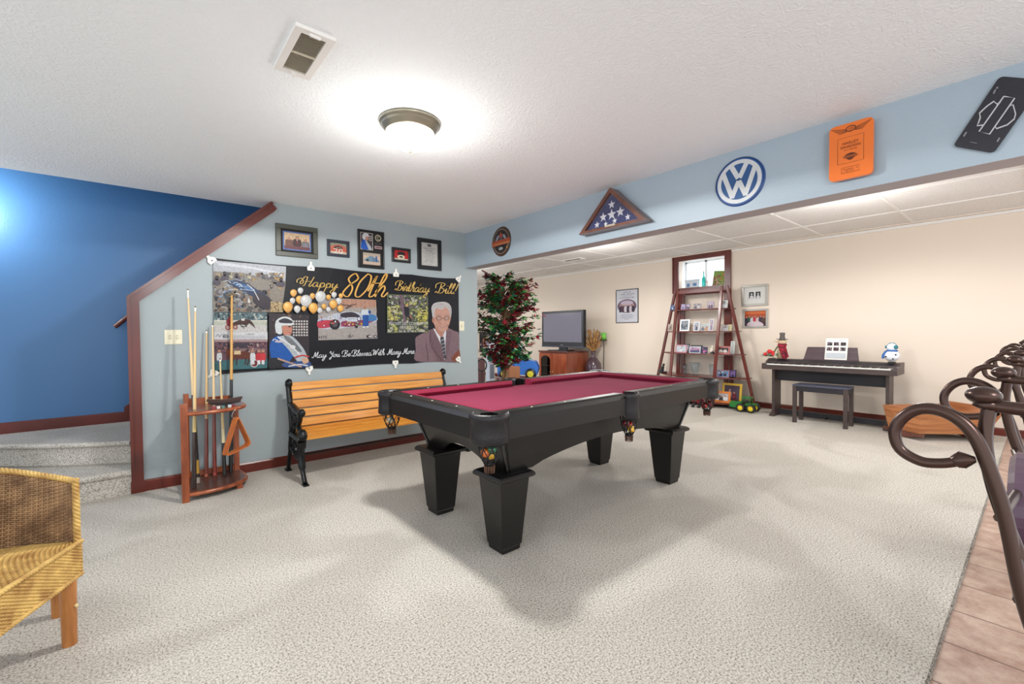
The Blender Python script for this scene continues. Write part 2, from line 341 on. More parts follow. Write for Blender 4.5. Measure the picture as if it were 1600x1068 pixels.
# ------------------------------------------------------------ the setting
def setting():
    b = MB(); b.box(-3.2, 7.45, .246, 12.0, -.10, 0); struct('floor', b, CARPET)
    b = MB(); b.box(-3.2, 8.2, -2.6, .246, -.10, -.012); struct('floor', b, TILE)
    # cut pile standing along the carpet edge
    b = MB(); rd = random.Random(3)
    for i in range(2600):
        x = rd.uniform(1.2, 6.2); y = .246+rd.uniform(-.006, .004); h = rd.uniform(.002, .007); a = rd.uniform(0, PI); r = .004
        b.add([(x-r*math.cos(a), y-r*math.sin(a), -.012), (x+r*math.cos(a), y+r*math.sin(a), -.012), (x+rd.uniform(-.004, .004), y-rd.uniform(0, .008), h)], [(0, 1, 2)])
    o = b.build('carpet_fringe', CARPET); o['kind'] = 'stuff'; tag(o, 'cut grey carpet pile standing along the edge of the tiled floor', 'carpet')
    # ceiling of the main room, open over the stairs
    b = MB(); b.box(-3.2, 3.04, -2.6, 4.74, 2.4, 2.62); struct('ceiling', b, CEIL)
    # wall with the sloped top left corner
    b = MB(); b.prism([(-.045, 0), (3.21, 0), (3.21, 1.985), (3.04, 1.985), (3.04, 2.4), (.97, 2.4), (-.045, 1.495)], 'xz', 4.486, 4.60); struct('wall_left', b, WALLG)
    # beam
    b = MB(); b.box(3.04, 3.21, -2.6, 4.486, 1.985, 2.62)
    o = struct('wall_beam', b, [WALLS, UNDERS])
    for p in o.data.polygons:
        if p.normal.z < -.9: p.material_index = 1
    # stair wall, tall
    b = MB(); b.box(-3.2, 3.21, 5.77, 5.9, 0, 4.6); struct('wall_stairs', b, WALLB)
    b = MB(); b.box(-3.2, 3.21, 4.62, 5.9, 4.6, 4.7); struct('ceiling', b, CEIL)
    b = MB(); b.box(-3.2, 3.21, 4.60, 4.72, 2.62, 4.6); b.box(3.1, 3.21, 4.6, 5.77, 0, 4.6); struct('wall_stairwell', b, WALLB)
    b = MB(); b.box(-2.3, -2.2, 4.74, 5.77, 0, 4.6); b.box(-2.3, 3.04, 4.74, 4.78, 2.62, 4.6) if False else None; struct('wall_stair_light_block', b, WALLB)  # added out of view to keep ambient light off the stair wall
    # long beige wall with the window opening
    b = MB()
    y0, y1, z0, z1 = 3.385, 4.225, 1.955, 2.452
    b.box(7.45, 7.6, -2.6, y0, 0, 2.62); b.box(7.45, 7.6, y1, 12, 0, 2.62); b.box(7.45, 7.6, y0, y1, 0, z0); b.box(7.45, 7.6, y0, y1, z1, 2.62)
    struct('wall_right', b, BEIGE)
    b = MB(); b.box(3.1, 7.6, 12, 12.1, 0, 2.62); struct('wall_far', b, BEIGE)
    # suspended ceiling
    b = MB(); b.box(3.21, 7.45, -2.6, 12, 2.54, 2.62); b.m = 1
    for i in range(-4, 12): b.box(3.21, 7.45, 1.06+i*.955-.012, 1.06+i*.955+.012, 2.532, 2.54)
    for x in (3.23, 3.8, 4.7, 5.63, 6.577): b.box(x-.012, x+.012, -2.6, 12, 2.530, 2.54)
    b.m = 2; b.box(7.40, 7.45, -2.6, 12, 2.525, 2.54)
    struct('ceiling', b, [TILEC, TBAR, BEIGE])
    b = MB(); b.box(7.425, 7.45, -2.6, 3.28, 2.488, 2.522); b.box(7.425, 7.45, 4.335, 12, 2.488, 2.522); b.box(7.43, 7.45, 3.28, 4.335, 2.524, 2.54); struct('trim_1', b, TBAR)
    # baseboards
    b = MB(); b.prism([(4.486, 0), (4.470, 0), (4.470, .075), (4.478, .088), (4.486, .088)], 'yz', -.05, 3.21); struct('baseboard_left', b, CHERRY)
    b = MB(); b.prism([(7.45, 0), (7.434, 0), (7.434, .075), (7.442, .088), (7.45, .088)], 'xz', -2.6, 12); struct('baseboard_right', b, CHERRY)
    b = MB(); b.prism([(5.77, .365), (5.754, .365), (5.754, .45), (5.762, .465), (5.77, .465)], 'yz', -3.2, -.12)
    b.prism([(-.12, .365), (1.6, .365), (1.6, 1.9), (-.12, .46+.05)], 'xz', 5.752, 5.77); struct('baseboard_stairs', b, CHERRY)
    # trim running up the post and along the slope
    b = MB()
    z_ = lambda x: 1.495+(x+.045)*.892
    b.box(-.062, .012, 4.462, 4.486, .088, 1.475)
    b.prism([(-.062, 1.475), (.012, 1.475), (.97, 2.322), (.985, 2.345), (.935, 2.398), (-.062, 1.508)], 'xz', 4.462, 4.486)
    b.prism([(-.062, 1.475), (-.042, 1.475), (-.042, 1.497), (.955, 2.383), (.94, 2.399), (-.062, 1.508)], 'xz', 4.450, 4.462)
    b.box(-.062, -.042, 4.450, 4.462, .19, 1.475)
    b.box(-.062, -.046, 4.486, 4.61, .37, 1.5)
    b.prism([(-.0625, 1.49), (.955, 2.395), (.935, 2.398), (-.0625, 1.51)], 'xz', 4.486, 4.61)
    struct('trim_2', b, CHERRY)
    b = MB(); b.box(-.066, .016, 4.460, 4.486, 0, .09); struct('trim_3', b, CHERRY)
    # window: frame on the wall, deep reveal, pane
    fr = MB(); Y0, Y1, Z0, Z1 = 3.29, 4.325, 1.875, 2.522
    for (a, c, d, e) in ((Y0, y0+.01, Z0, Z1), (y1-.01, Y1, Z0, Z1), (y0+.01, y1-.01, z1-.01, Z1), (y0+.01, y1-.01, Z0, z0+.01)):
        fr.box(7.428, 7.455, a, c, d, e)
    for (a, c, d, e) in ((Y0, Y0+.02, Z0, Z1), (Y1-.02, Y1, Z0, Z1), (Y0+.02, Y1-.02, Z1-.02, Z1), (Y0+.02, Y1-.02, Z0, Z0+.02)):
        fr.box(7.418, 7.43, a, c, d, e)
    w_ = thing('window_1', '', 'window', (7.45, 3.8, 1.9)); del w_['label']; del w_['category']; w_['kind'] = 'structure'
    def child(mb, name, m):
        o = mb.build(name, m, w_); o.matrix_parent_inverse = Matrix.Translation((-7.45, -3.8, -1.9)); return o
    child(fr, 'window_frame', CHERRY)
    rv = MB(); rv.box(7.6, 7.74, y0-.03, y0, z0-.03, z1+.03); rv.box(7.6, 7.74, y1, y1+.03, z0-.03, z1+.03); rv.box(7.6, 7.74, y0, y1, z0-.03, z0); rv.box(7.6, 7.74, y0, y1, z1, z1+.03)
    child(rv, 'window_reveal', mat('white_reveal', (238, 238, 236), .6))
    sh = MB(); ym = 3.84
    for a, c in ((y0, y0+.03), (y1-.03, y1), (ym-.02, ym+.02)): sh.box(7.70, 7.73, a, c, z0, z1)
    sh.box(7.70, 7.73, y0, y1, z0, z0+.03); sh.box(7.70, 7.73, y0, y1, z1-.03, z1)
    child(sh, 'window_sash', mat('white_vinyl', (240, 242, 244), .4))
    g = MB(); g.box(7.712, 7.717, y0, y1, z0, z1); child(g, 'window_pane', glass('window_glass'))
    # the well outside
    b = MB(); b.lathe([(.75, -.5), (.75, 1.0)], (7.74, 3.8, 1.8), 20, -PI/2, PI/2); o = b.build('window_well', mat('galvanised_well', (222, 228, 232), .5), kind='structure')
setting()

# ------------------------------------------------------------ stairs
def stairs():
    b = MB(); 
    def slab(poly, z0, z1):   # rounded nosing: two stacked prisms with a bulged edge
        n = len(poly); b.prism(poly, 'xy', z0, z1)
    r1 = [(-.062, 4.475), (-3.2, 4.475), (-3.2, 5.77), (-.062, 5.77)]
    slab(r1, 0, .145)
    b.prism([(4.455, .15), (4.450, .165), (4.457, .180), (4.475, .186), (5.76, .186), (5.76, .14), (4.475, .14), (4.46, .143)], 'yz', -3.2, -.062, True)
    r2 = [(-.062, 4.72), (-.50, 4.99), (-1.0, 5.40), (-1.45, 5.77), (-.062, 5.77)]
    slab(r2, .186, .33)
    rr = [(-.062, 4.69), (-.52, 4.965), (-1.02, 5.375), (-1.50, 5.77)]
    pr = smooth([(x, y, 0) for x, y in rr], 5)
    b.tube([(p.x, p.y+.012, .348) for p in pr], .021, 10)
    b.prism([(p.x, p.y+.012) for p in pr]+[(-.062, 5.77)], 'xy', .33, .368)
    o = b.build('stairs', CARPET, kind='structure')
    b = MB()
    for i in range(1, 8): b.box(.0+.26*i-.1, 3.1, 4.62, 5.75, .368+.18*(i-1), .368+.18*i)
    o = b.build('stairs', CARPET, kind='structure')
stairs()

def handrail():
    t = thing('handrail', 'dark wooden handrail sloping up the blue stair wall', 'handrail', (-.17, 5.70, 1.29))
    b = MB(); b.tube([(0, 0, 0), (.11, 0, .114), (1.6, 0, 1.6)], .021, 10); b.build('rail', CHERRY, t)
    b = MB(); b.tube([(.10, .0, .08), (.10, .04, .05), (.10, .07, .05)], .007, 8); b.lathe([(.001, 0), (.02, 0)], (.1, .065, .05), 8); b.build('bracket', NICKEL, t)
handrail()

# ------------------------------------------------------------ pool table
def pool_table():
    t = thing('pool_table', 'large black pool table with burgundy felt and six leather net pockets standing on grey carpet', 'pool table', (2.405, 2.285, 0))
    HX, HY = 1.155, .605
    # legs
    for sx in (-1, 1):
        for sy in (-1, 1):
            cx, cy = sx*.845, sy*.345
            b = MB(); b.frustum((cx-.062, cx+.062, cy-.062, cy+.062), .0, (cx-.066, cx+.066, cy-.066, cy+.066), .03)
            b.frustum((cx-.070, cx+.070, cy-.070, cy+.070), .03, (cx-.102, cx+.102, cy-.102, cy+.102), .415)
            lg = b.build('leg', TABLEW, t, bevel=.004)
            b = MB(); pr = [(0, .412), (.118, .412), (.126, .42), (.126, .432), (.118, .442), (.108, .448), (.0, .448)]
            for i in range(len(pr)-1):
                (a, za), (c, zc) = pr[i], pr[i+1]
                if a and c or zc > za or True:
                    vs = [(cx-a, cy-a, za), (cx+a, cy-a, za), (cx+a, cy+a, za), (cx-a, cy+a, za), (cx-c, cy-c, zc), (cx+c, cy-c, zc), (cx+c, cy+c, zc), (cx-c, cy+c, zc)]
                    b.add(vs, [(0, 1, 5, 4), (1, 2, 6, 5), (2, 3, 7, 6), (3, 0, 4, 7)])
            b.build('leg_collar', TABLEW, lg)
    # aprons with an arched lower edge, leaning inwards towards the floor
    zt, zb, arch = .70, .448, .535
    def arc(h, n=18): return [(-h+2*h*i/n, zb+.0+(arch-zb)*math.sin(PI*(i/n))**.7 if 0 < i < n else zb) for i in range(n+1)]
    for sy in (-1, 1):
        pts = [(-.97, zt), (.97, zt), (.885, zb), (.70, zb)]+[(x, z) for x, z in reversed(arc(.70))][1:-1]+[(-.70, zb), (-.885, zb)]
        b = MB(); o_ = lambda z: .425+(z-zb)/(zt-zb)*.06
        n = len(pts); vs = [(x, sy*o_(z), z) for x, z in pts]+[(x, sy*(o_(z)-.025), z) for x, z in pts]
        b.add(vs, [tuple(range(n)), tuple(range(2*n-1, n-1, -1))]+[(i, n+i, n+(i+1) % n, (i+1) % n) for i in range(n)])
        b.build('apron', TABLEW, t)
    for sx in (-1, 1):
        pts = [(-.485, zt), (.485, zt), (.425, zb), (.24, zb)]+[(x, z) for x, z in reversed(arc(.24))][1:-1]+[(-.24, zb), (-.425, zb)]
        b = MB(); o_ = lambda z: .885+(z-zb)/(zt-zb)*.085
        n = len(pts); vs = [(sx*o_(z), y, z) for y, z in pts]+[(sx*(o_(z)-.025), y, z) for y, z in pts]
        b.add(vs, [tuple(range(n)), tuple(range(2*n-1, n-1, -1))]+[(i, n+i, n+(i+1) % n, (i+1) % n) for i in range(n)])
        b.build('apron', TABLEW, t)
    for sx, sy in ((-1, -1), (-1, 1), (1, -1), (1, 1)):
      b = MB(); b.tube([(sx*.972, sy*.487, zt), (sx*.887, sy*.427, zb)], .008, 6)
      b.build('corner_moulding', mat('black_gloss', (14, 13, 14), .2, coat=.5), t)
    # slate and bed cloth
    b = MB(); b.box(-1.06, 1.06, -.51, .51, .70, .765); b.build('slate', TABLEW, t)
    b = MB(); b.box(-1.055, 1.055, -.505, .505, .765, .775); b.build('bed_cloth', FELT, t)
    # rails: profile swept along each of six straight runs; long sides split by the side pocket
    PC = .085      # corner gap
    def rail(x0, x1, y0, y1, outx, outy):
        # outx/outy: outward direction; runs along the other axis
        w0 = .0
        prof = [(0, .69), (0, .79), (-.012, .812), (-.03, .822), (-.105, .818), (-.105, .69)]   # distance from outer edge (negative is inward)
        cush = [(-.100, .818), (-.112, .822), (-.150, .808), (-.158, .800), (-.140, .776), (-.105, .770)]
        bw, bc = MB(), MB()
        for mb, pr, ins in ((bw, prof, 0), (bc, cush, .012)):
            n = len(pr); V = []
            for e in (0, 1):
                for d, z in pr:
                    k = ins+max(0, -d-.10)*.8*(1 if mb is bc else 0)
                    if outy: x = (x0+k) if e == 0 else (x1-k); V.append((x, outy*(HY+d), z))
                    else: y = (y0+k) if e == 0 else (y1-k); V.append((outx*(HX+d), y, z))
            F_ = [(i, (i+1) % n, n+(i+1) % n, n+i) for i in range(n)]+[tuple(range(n-1, -1, -1)), tuple(range(n, 2*n))]
            mb.add(V, F_)
        r = bw.build('rail', TABLEW, t); bc.build('cushion', FELTD, r)
        for k in (1, 2, 3):
            f = k/4; dm = MB()
            if outy: dm.at((x0+(x1-x0)*f, outy*(HY-.055), .8203))
            else: dm.at((outx*(HX-.055), y0+(y1-y0)*f, .8203))
            dm.lathe([(.0001, .0012), (.006, .0010), (.006, 0)], n=10); dm.build('sight_dot', IVORY, r)
    for sy in (-1, 1):
        rail(-HX+PC, -.055, 0, 0, 0, sy); rail(.055, HX-PC, 0, 0, 0, sy)
    for sx in (-1, 1): rail(0, 0, -HY+PC, HY-PC, sx, 0)
    # pockets
    balls = []
    def pocket(cx, cy, ang, side=False):
        # ang: outward direction; leather bucket rim plus drop shield and net basket
        b = MB(); b.at((cx, cy, 0), ang)
        if side: rad, a0, a1, zlow = .062, -1.15, 1.15, .655
        else: rad, a0, a1, zlow = .088, -1.75, 1.75, .675
        prof = [(rad*.80, .76), (rad*.84, .80), (rad*.93, .822), (rad*1.06, .826), (rad*1.16, .812), (rad*1.14, .795), (rad*1.08, .785), (rad*1.10, .72), (rad*1.14, zlow+.01), (rad*1.06, zlow), (rad*.86, zlow+.03), (rad*.80, .76)]
        b.lathe(prof, n=22, a0=a0, a1=a1)
        b.lathe([(.001, zlow+.045), (rad*.86, zlow+.045)], n=20)  # closing disc added to stop lamp light shining through the pocket
        for a in (a0, a1):
            b.add([(r*math.cos(a), r*math.sin(a), z) for r, z in prof[:-1]], [tuple(range(len(prof)-1))])
        p = b.build('pocket', LEATHER, t)
        b = MB(); b.at((cx, cy, 0), ang)
        n = 8; zt_, zb_ = zlow+.02, zlow-.10; off = .012 if not side else .004
        def rr(f): return (.060 if not side else .056)*(1-.15*f-.42*f**3)
        for k in range(n):
            for sgn in (-1, 1):
                b.tube([(off+rr(f)*math.cos(2*PI*(k+sgn*f*1.5)/n), rr(f)*math.sin(2*PI*(k+sgn*f*1.5)/n), zt_+(zb_-zt_)*f) for f in [i/9 for i in range(10)]], .0035, 4, flat=.6)
        b.lathe([(rr(1)+.003, zb_), (rr(1)-.004, zb_-.012), (rr(1)-.004, zb_+.004)], (off, 0, 0), 14)
        b.build('pocket_net', LEATHER, p)
        b = MB(); b.at((cx, cy, 0), ang)
        for k in range(14):
            a = 2*PI*k/14; b.tube([(off+rr(1)*math.cos(a), rr(1)*math.sin(a), zb_-.008), (off+rr(1)*.9*math.cos(a), rr(1)*.9*math.sin(a), zb_-.045)], [.0035, .003], 4)
        b.build('net_fringe', mat('brown_leather', (88, 58, 40), .6), p)
        T = Matrix.Rotation(ang, 4, 'Z'); q = T @ Vector((off, 0, 0)); balls.append((2.405+cx+q.x, 2.285+cy+q.y, zb_))
    d = .055
    for sx in (-1, 1):
        for sy in (-1, 1): pocket(sx*(HX-d-.01), sy*(HY-d-.01), math.atan2(sy, sx))
    for sy in (-1, 1): pocket(0, sy*(HY-.028), sy*PI/2, True)
    # balls resting in the nets
    C = [('red', (176, 36, 30)), ('yellow', (224, 172, 44)), ('green', (24, 104, 66)), ('orange', (226, 112, 38)), ('maroon', (110, 28, 32)), ('cream', (230, 214, 180))]
    names = ['left far corner pocket of the table near the bench', '', '', '', '', '']
    where = {0: 'near left corner pocket net, close to the camera', 1: 'far left corner pocket net in front of the bench', 2: 'near right corner pocket net by the ladder shelf', 4: 'side pocket net on the near long side'}
    sets = {0: [1, 3, 2], 1: [3, 5], 2: [0, 4], 4: [1, 0, 4]}
    for i, (x, y, z) in enumerate(balls):
        if i not in sets: continue
        for k, ci in enumerate(sets[i]):
            a = 2.1*k+i+.6; rr = .020
            b = MB(); b.ball((0, 0, 0), .0235, 10)
            if C[ci][0] in ('orange',): pass
            o = b.build('billiard_ball', mat('ball_'+C[ci][0], C[ci][1], .12, coat=.6), loc=(x+rr*math.cos(a), y+rr*math.sin(a), z+.036+.018*k))
            tag(o, '%s billiard ball in the %s' % (C[ci][0], where[i]), 'billiard ball', 'billiard balls resting in the pocket nets')
pool_table()

# ------------------------------------------------------------ wooden bench with iron ends
def park_bench():
    t = thing('park_bench', 'park bench with orange oak slats and black scrolled iron ends against the grey wall', 'bench', (1.0, 4.0, 0))
    # local: x 0..1.56, y -0.2 (front) .. 0.3 (back)
    L = 1.56
    def slat(y, z, w, th, tilt):
        b = MB(); b.at((0, y, z), 0, tilt); b.box(.02, L-.02, -w/2, w/2, -th/2, th/2); b.build('slat', OAK, t, bevel=.004)
    for k in range(5):
        f = k/4; slat(.155+.085*f, .445+.305*f, .069, .024, math.radians(75))
    for k in range(5):
        f = k/4; slat(-.135+.285*f, .362-.006*math.sin(PI*f)+.03*f*f, .070, .022, math.radians(2))
    for x in (0, L):
        b = MB()
        def tb(pts, r, n=7, flat=1.5): b.tube([(x+p[0], p[1], p[2]) for p in [(q if len(q) == 3 else (0, q[0], q[1])) for q in [tuple(v) for v in pts]]], [1.2*k for k in r] if isinstance(r, list) else 1.25*r, n, flat=flat)
        S = lambda pts: [(0, p.y, p.z) for p in smooth([(0, a, c) for a, c in pts], 6)]
        tb(S([(.275, .765), (.262, .795), (.235, .785), (.238, .76)]), .016)
        tb(S([(.265, .79), (.235, .70), (.195, .58), (.160, .45), (.165, .37), (.22, .20), (.285, .05), (.30, .012)]), [.016]*30+[.013]*13)
        b.box(x-.022, x+.022, .27, .345, 0, .014)
        tb(S([(-.15, .345), (-.14, .30), (-.12, .22), (-.15, .11), (-.205, .03), (-.225, .012)]), [.026]*8+[.021]*10+[.014]*13)
        b.box(x-.02, x+.02, -.255, -.19, 0, .013)
        tb(S([(.17, .36), (.05, .352), (-.10, .348), (-.165, .36), (-.19, .385), (-.175, .415), (-.145, .42), (-.135, .395)]), .017)
        tb(S([(.20, .60), (.12, .60), (.0, .575), (-.10, .56), (-.15, .575)]), .016)
        b.ball((x, -.155, .572), .034, 10, sx=.85)
        tb(S([(-.13, .56), (-.10, .50), (-.06, .45), (-.12, .41), (-.15, .37)]), .014)
        for cy, cz, r, w in ((.08, .50, .052, 0), (-.01, .46, .045, 1), (.10, .41, .03, 2), (-.06, .515, .028, 0), (.03, .545, .022, 1)):
            tb([(0, cy+r*(1-.75*i/26)*math.cos(w+i*.42), cz+r*(1-.75*i/26)*math.sin(w+i*.42)) for i in range(27)], .0075, 6)
        for cy, cz, r, w in ((-.06, .29, .05, 0), (.03, .30, .045, 2), (.10, .27, .035, 1), (-.03, .22, .04, 3), (-.12, .305, .03, 2)):
            tb([(0, cy+r*(1-.75*i/26)*math.cos(w+i*.42), cz+r*(1-.75*i/26)*math.sin(w+i*.42)) for i in range(27)], .0075, 6)
        tb(S([(-.11, .20), (-.02, .17), (.08, .20), (.20, .24)]), .009)
        b.build('iron_end', BLACKM, t)
    b = MB(); b.tube([(0, .02, .19), (L, .02, .19)], .009, 8); b.build('tie_rod', BLACKM, t)
park_bench()

# ------------------------------------------------------------ cue rack and cues
def cue_rack():
    ox, oy = .235, 3.98
    t = thing('cue_rack', 'reddish wooden corner cue rack with rounded shelves standing by the grey wall', 'cue rack', (.24, 4.0, 0))
    # local: x 0..0.42, y 0..0.45
    def shelf_poly(e=0): return [(p.x, p.y) for p in smooth([(.0, -.02-e), (.12, -.03-e), (.26, -.005-e), (.36+e, .06), (.405+e, .14), (.41+e, .24), (.395, .40)], 5)]+[(.0, .42)]
    for z0, z1, nm in ((.035, .062, 'base_shelf'), (.625, .65, 'top_shelf')):
        b = MB(); b.prism(shelf_poly(), 'xy', z0, z1)
        o = b.build(nm, m_wood('shelf_wood', (66, 34, 22), (96, 52, 34), .3, 5, (3, 3, 3)) if nm[0] == 'b' else m_wood('top_wood', (96, 46, 32), (128, 66, 48), .25, 5, (3, 3, 3)), t)
        b = MB(); b.tube([(x, y, (z0+z1)/2) for x, y in shelf_poly()[:-1]], .0155, 10); b.build('edge_moulding', RACKW, o)
    for (x0, x1, y0, y1, h) in ((-.022, .022, -.04, -.005, .715), (.36, .40, .385, .42, .66), (.025, .06, .39, .42, .74)):
        b = MB(); b.box(x0, x1, y0, y1, 0, h)
        if h == .715:
            for xx in (-.012, 0, .012): b.box(xx-.002, xx+.002, y0-.003, y0, .03, .69)
        b.build('post', RACKW, t, bevel=.003)
    b = MB(); b.box(.06, .36, .40, .42, .065, .11); b.build('back_rail', RACKW, t)
    b = MB(); b.box(.06, .36, .40, .415, .65, .70); b.build('back_rail', RACKW, t)
    b = MB(); b.box(.33, .37, .05, .10, 0, .035); b.build('foot', RACKW, t)
cue_rack()
def cue(name, p0, p1, segs, label, r0=.0150, r1=.0058, ferr=True):
    """segs: list of (fraction from the butt, colour)"""
    p0, p1 = Vector(p0), Vector(p1); t = thing(name, label, 'cue', tuple(p0), group='cues standing in the rack')
    d = p1-p0; L = d.length
    f0 = 0; first = True
    for k, (f1, nm, c) in enumerate(segs):
        b = MB(); pts = [d*(f0+(f1-f0)*i/4) for i in range(5)]
        b.tube(pts, [r0+(r1-r0)*(f0+(f1-f0)*i/4) for i in range(5)], 12)
        b.build(nm, mat('cue_%d_%d_%d' % c, c, .2, coat=.4), t); f0 = f1
    if ferr:
        b = MB(); u = d.normalized(); b.tube([d, d+u*.016], r1+.0003, 10); b.build('ferrule', WHITE, t)
        b = MB(); b.tube([d+u*.016, d+u*.025], [r1, r1*.8], 10); b.build('tip', mat('cue_tip', (90, 60, 50), .8), t)
    return t
PALE = (226, 196, 148); DARK = (22, 20, 22); RB = (112, 46, 34)
cue('pool_cue', (.330, 4.20, .064), (.305, 4.30, 1.545), [(.03, 'butt_cap', (150, 140, 130)), (.05, 'band', (30, 28, 30)), (.12, 'inlay', (172, 130, 50)), (.46, 'butt', (26, 24, 26)), (.97, 'shaft', PALE), (1, 'collar', (240, 236, 228))], 'tall pool cue with black butt and gold inlay at the left of the rack', r0=.017)
cue('pool_cue', (.297, 4.085, .064), (.338, 4.16, 1.405), [(.31, 'butt', (46, 30, 26)), (.42, 'wrap', (206, 182, 120)), (.99, 'shaft', (222, 190, 136)), (1, 'collar', (240, 236, 228))], 'pool cue with dark brown butt, nearest the left post of the rack', r0=.0165)
cue('pool_cue', (.400, 4.34, .064), (.432, 4.43, 1.225), [(.02, 'butt_cap', (160, 80, 56)), (.40, 'butt', RB), (1, 'shaft', (208, 172, 118))], 'short pool cue with red brown butt, third from the left in the rack')
cue('pool_cue', (.456, 4.33, .064), (.474, 4.42, 1.275), [(.02, 'butt_cap', (150, 60, 50)), (.42, 'butt', (120, 44, 34)), (1, 'shaft', PALE)], 'pool cue with red brown butt, fourth from the left in the rack')
cue('pool_cue', (.520, 4.30, .064), (.516, 4.38, .990), [(.28, 'butt', DARK), (.40, 'wrap', (222, 206, 160)), (1, 'shaft', (214, 186, 132))], 'shortest pool cue with black butt and pale wrap, in the middle right of the rack')
tb_ = cue('bridge_stick', (.567, 4.33, .064), (.616, 4.43, 1.545), [(.52, 'butt', DARK), (1, 'shaft', (206, 156, 78))], 'bridge stick with a notched head, rightmost in the cue rack', r0=.015, r1=.0085, ferr=False)
b = MB(); b.at((.049, .10, 1.49)); b.prism([(-.055, -.010), (-.03, .004), (-.012, .004), (-.006, .016), (.006, .016), (.012, .004), (.03, .004), (.055, -.010), (.03, -.012), (-.03, -.012)], 'xz', -.008, .008)
b.build('bridge_head', mat('dark_brass', (70, 60, 44), .4, .5), tb_)

def triangle():
    P = [(.566, 4.0, .585), (.475, 3.94, .300), (.655, 4.03, .345)]
    t = thing('ball_rack_triangle', 'orange wooden ball rack triangle hanging from the cue rack', 'triangle', P[0])
    V = [Vector(p)-Vector(P[0]) for p in P]; c = sum(V, Vector())/3; n = (V[1]-V[0]).cross(V[2]-V[0]).normalized()
    pts = []
    for i in range(3):
        a, b_, d = V[i-1], V[i], V[(i+1) % 3]; e1 = (a-b_).normalized()*.035; e2 = (d-b_).normalized()*.035
        for k in range(5):
            s = k/4; pts.append((b_+e1)*(1-s)**2+b_*2*s*(1-s)+(b_+e2)*s*s)
    m = MB(); N = len(pts); vs = []
    for p in pts:
        o = (p-c).normalized()*.006
        vs += [tuple(p+o+n*.028), tuple(p-o+n*.028), tuple(p-o-n*.028), tuple(p+o-n*.028)]
    fs = []
    for i in range(N):
        a, b_ = i*4, ((i+1) % N)*4
        fs += [(a+j, a+(j+1) % 4, b_+(j+1) % 4, b_+j) for j in range(4)]
    m.add(vs, fs); m.build('frame', m_wood('triangle_wood', (168, 84, 34), (204, 118, 56), .35, 5, (4, 4, 1)), t)
    m = MB(); m.tube([(-.005, 0, -.03), (-.03, -.012, .0), (-.02, -.015, .035), (-.005, -.005, .05)], .003, 6); m.build('hook', mat('steel', (190, 190, 190), .25, .9), t)
triangle()
def rack_bits():
    t = thing('table_brush', 'curved wooden table brush with black bristles lying on the cue rack top', 'brush', (.52, 4.16, .651))
    b = MB(); pr = [(-.125, .045), (-.09, .03), (.0, .024), (.09, .03), (.115, .05), (.112, .062), (.0, .046), (-.118, .062)]
    b.prism(pr, 'xz', -.018, .018); b.build('handle', mat('brush_wood', (60, 30, 20), .3), t)
    b = MB(); b.prism([(-.122, .058), (.0, .022), (.112, .058), (.10, .02), (.0, .0), (-.105, .02)], 'xz', -.015, .015); b.build('bristles', BLACKP, t)
    for (x, y, c, n) in ((.425, 4.01, (150, 60, 64), 'dark red'), (.455, 4.015, (214, 206, 200), 'white'), (.485, 4.012, (84, 120, 112), 'green'), (.53, 4.035, (196, 206, 204), 'pale grey'), (.556, 4.05, (128, 52, 54), 'maroon')):
        b = MB(); b.box(-.011, .011, -.011, .011, 0, .02); b.m = 1; b.lathe([(.0001, .0203), (.008, .0208), (.0085, .0202)], n=10)
        o = b.build('cue_chalk', [mat('chalk_'+n, c, .8), mat('chalk_top', (70, 110, 160), .9)], loc=(x, y, .651), bevel=.001)
        tag(o, n+' cube of cue chalk on the front edge of the cue rack top', 'chalk', 'chalk cubes on the cue rack')
rack_bits()

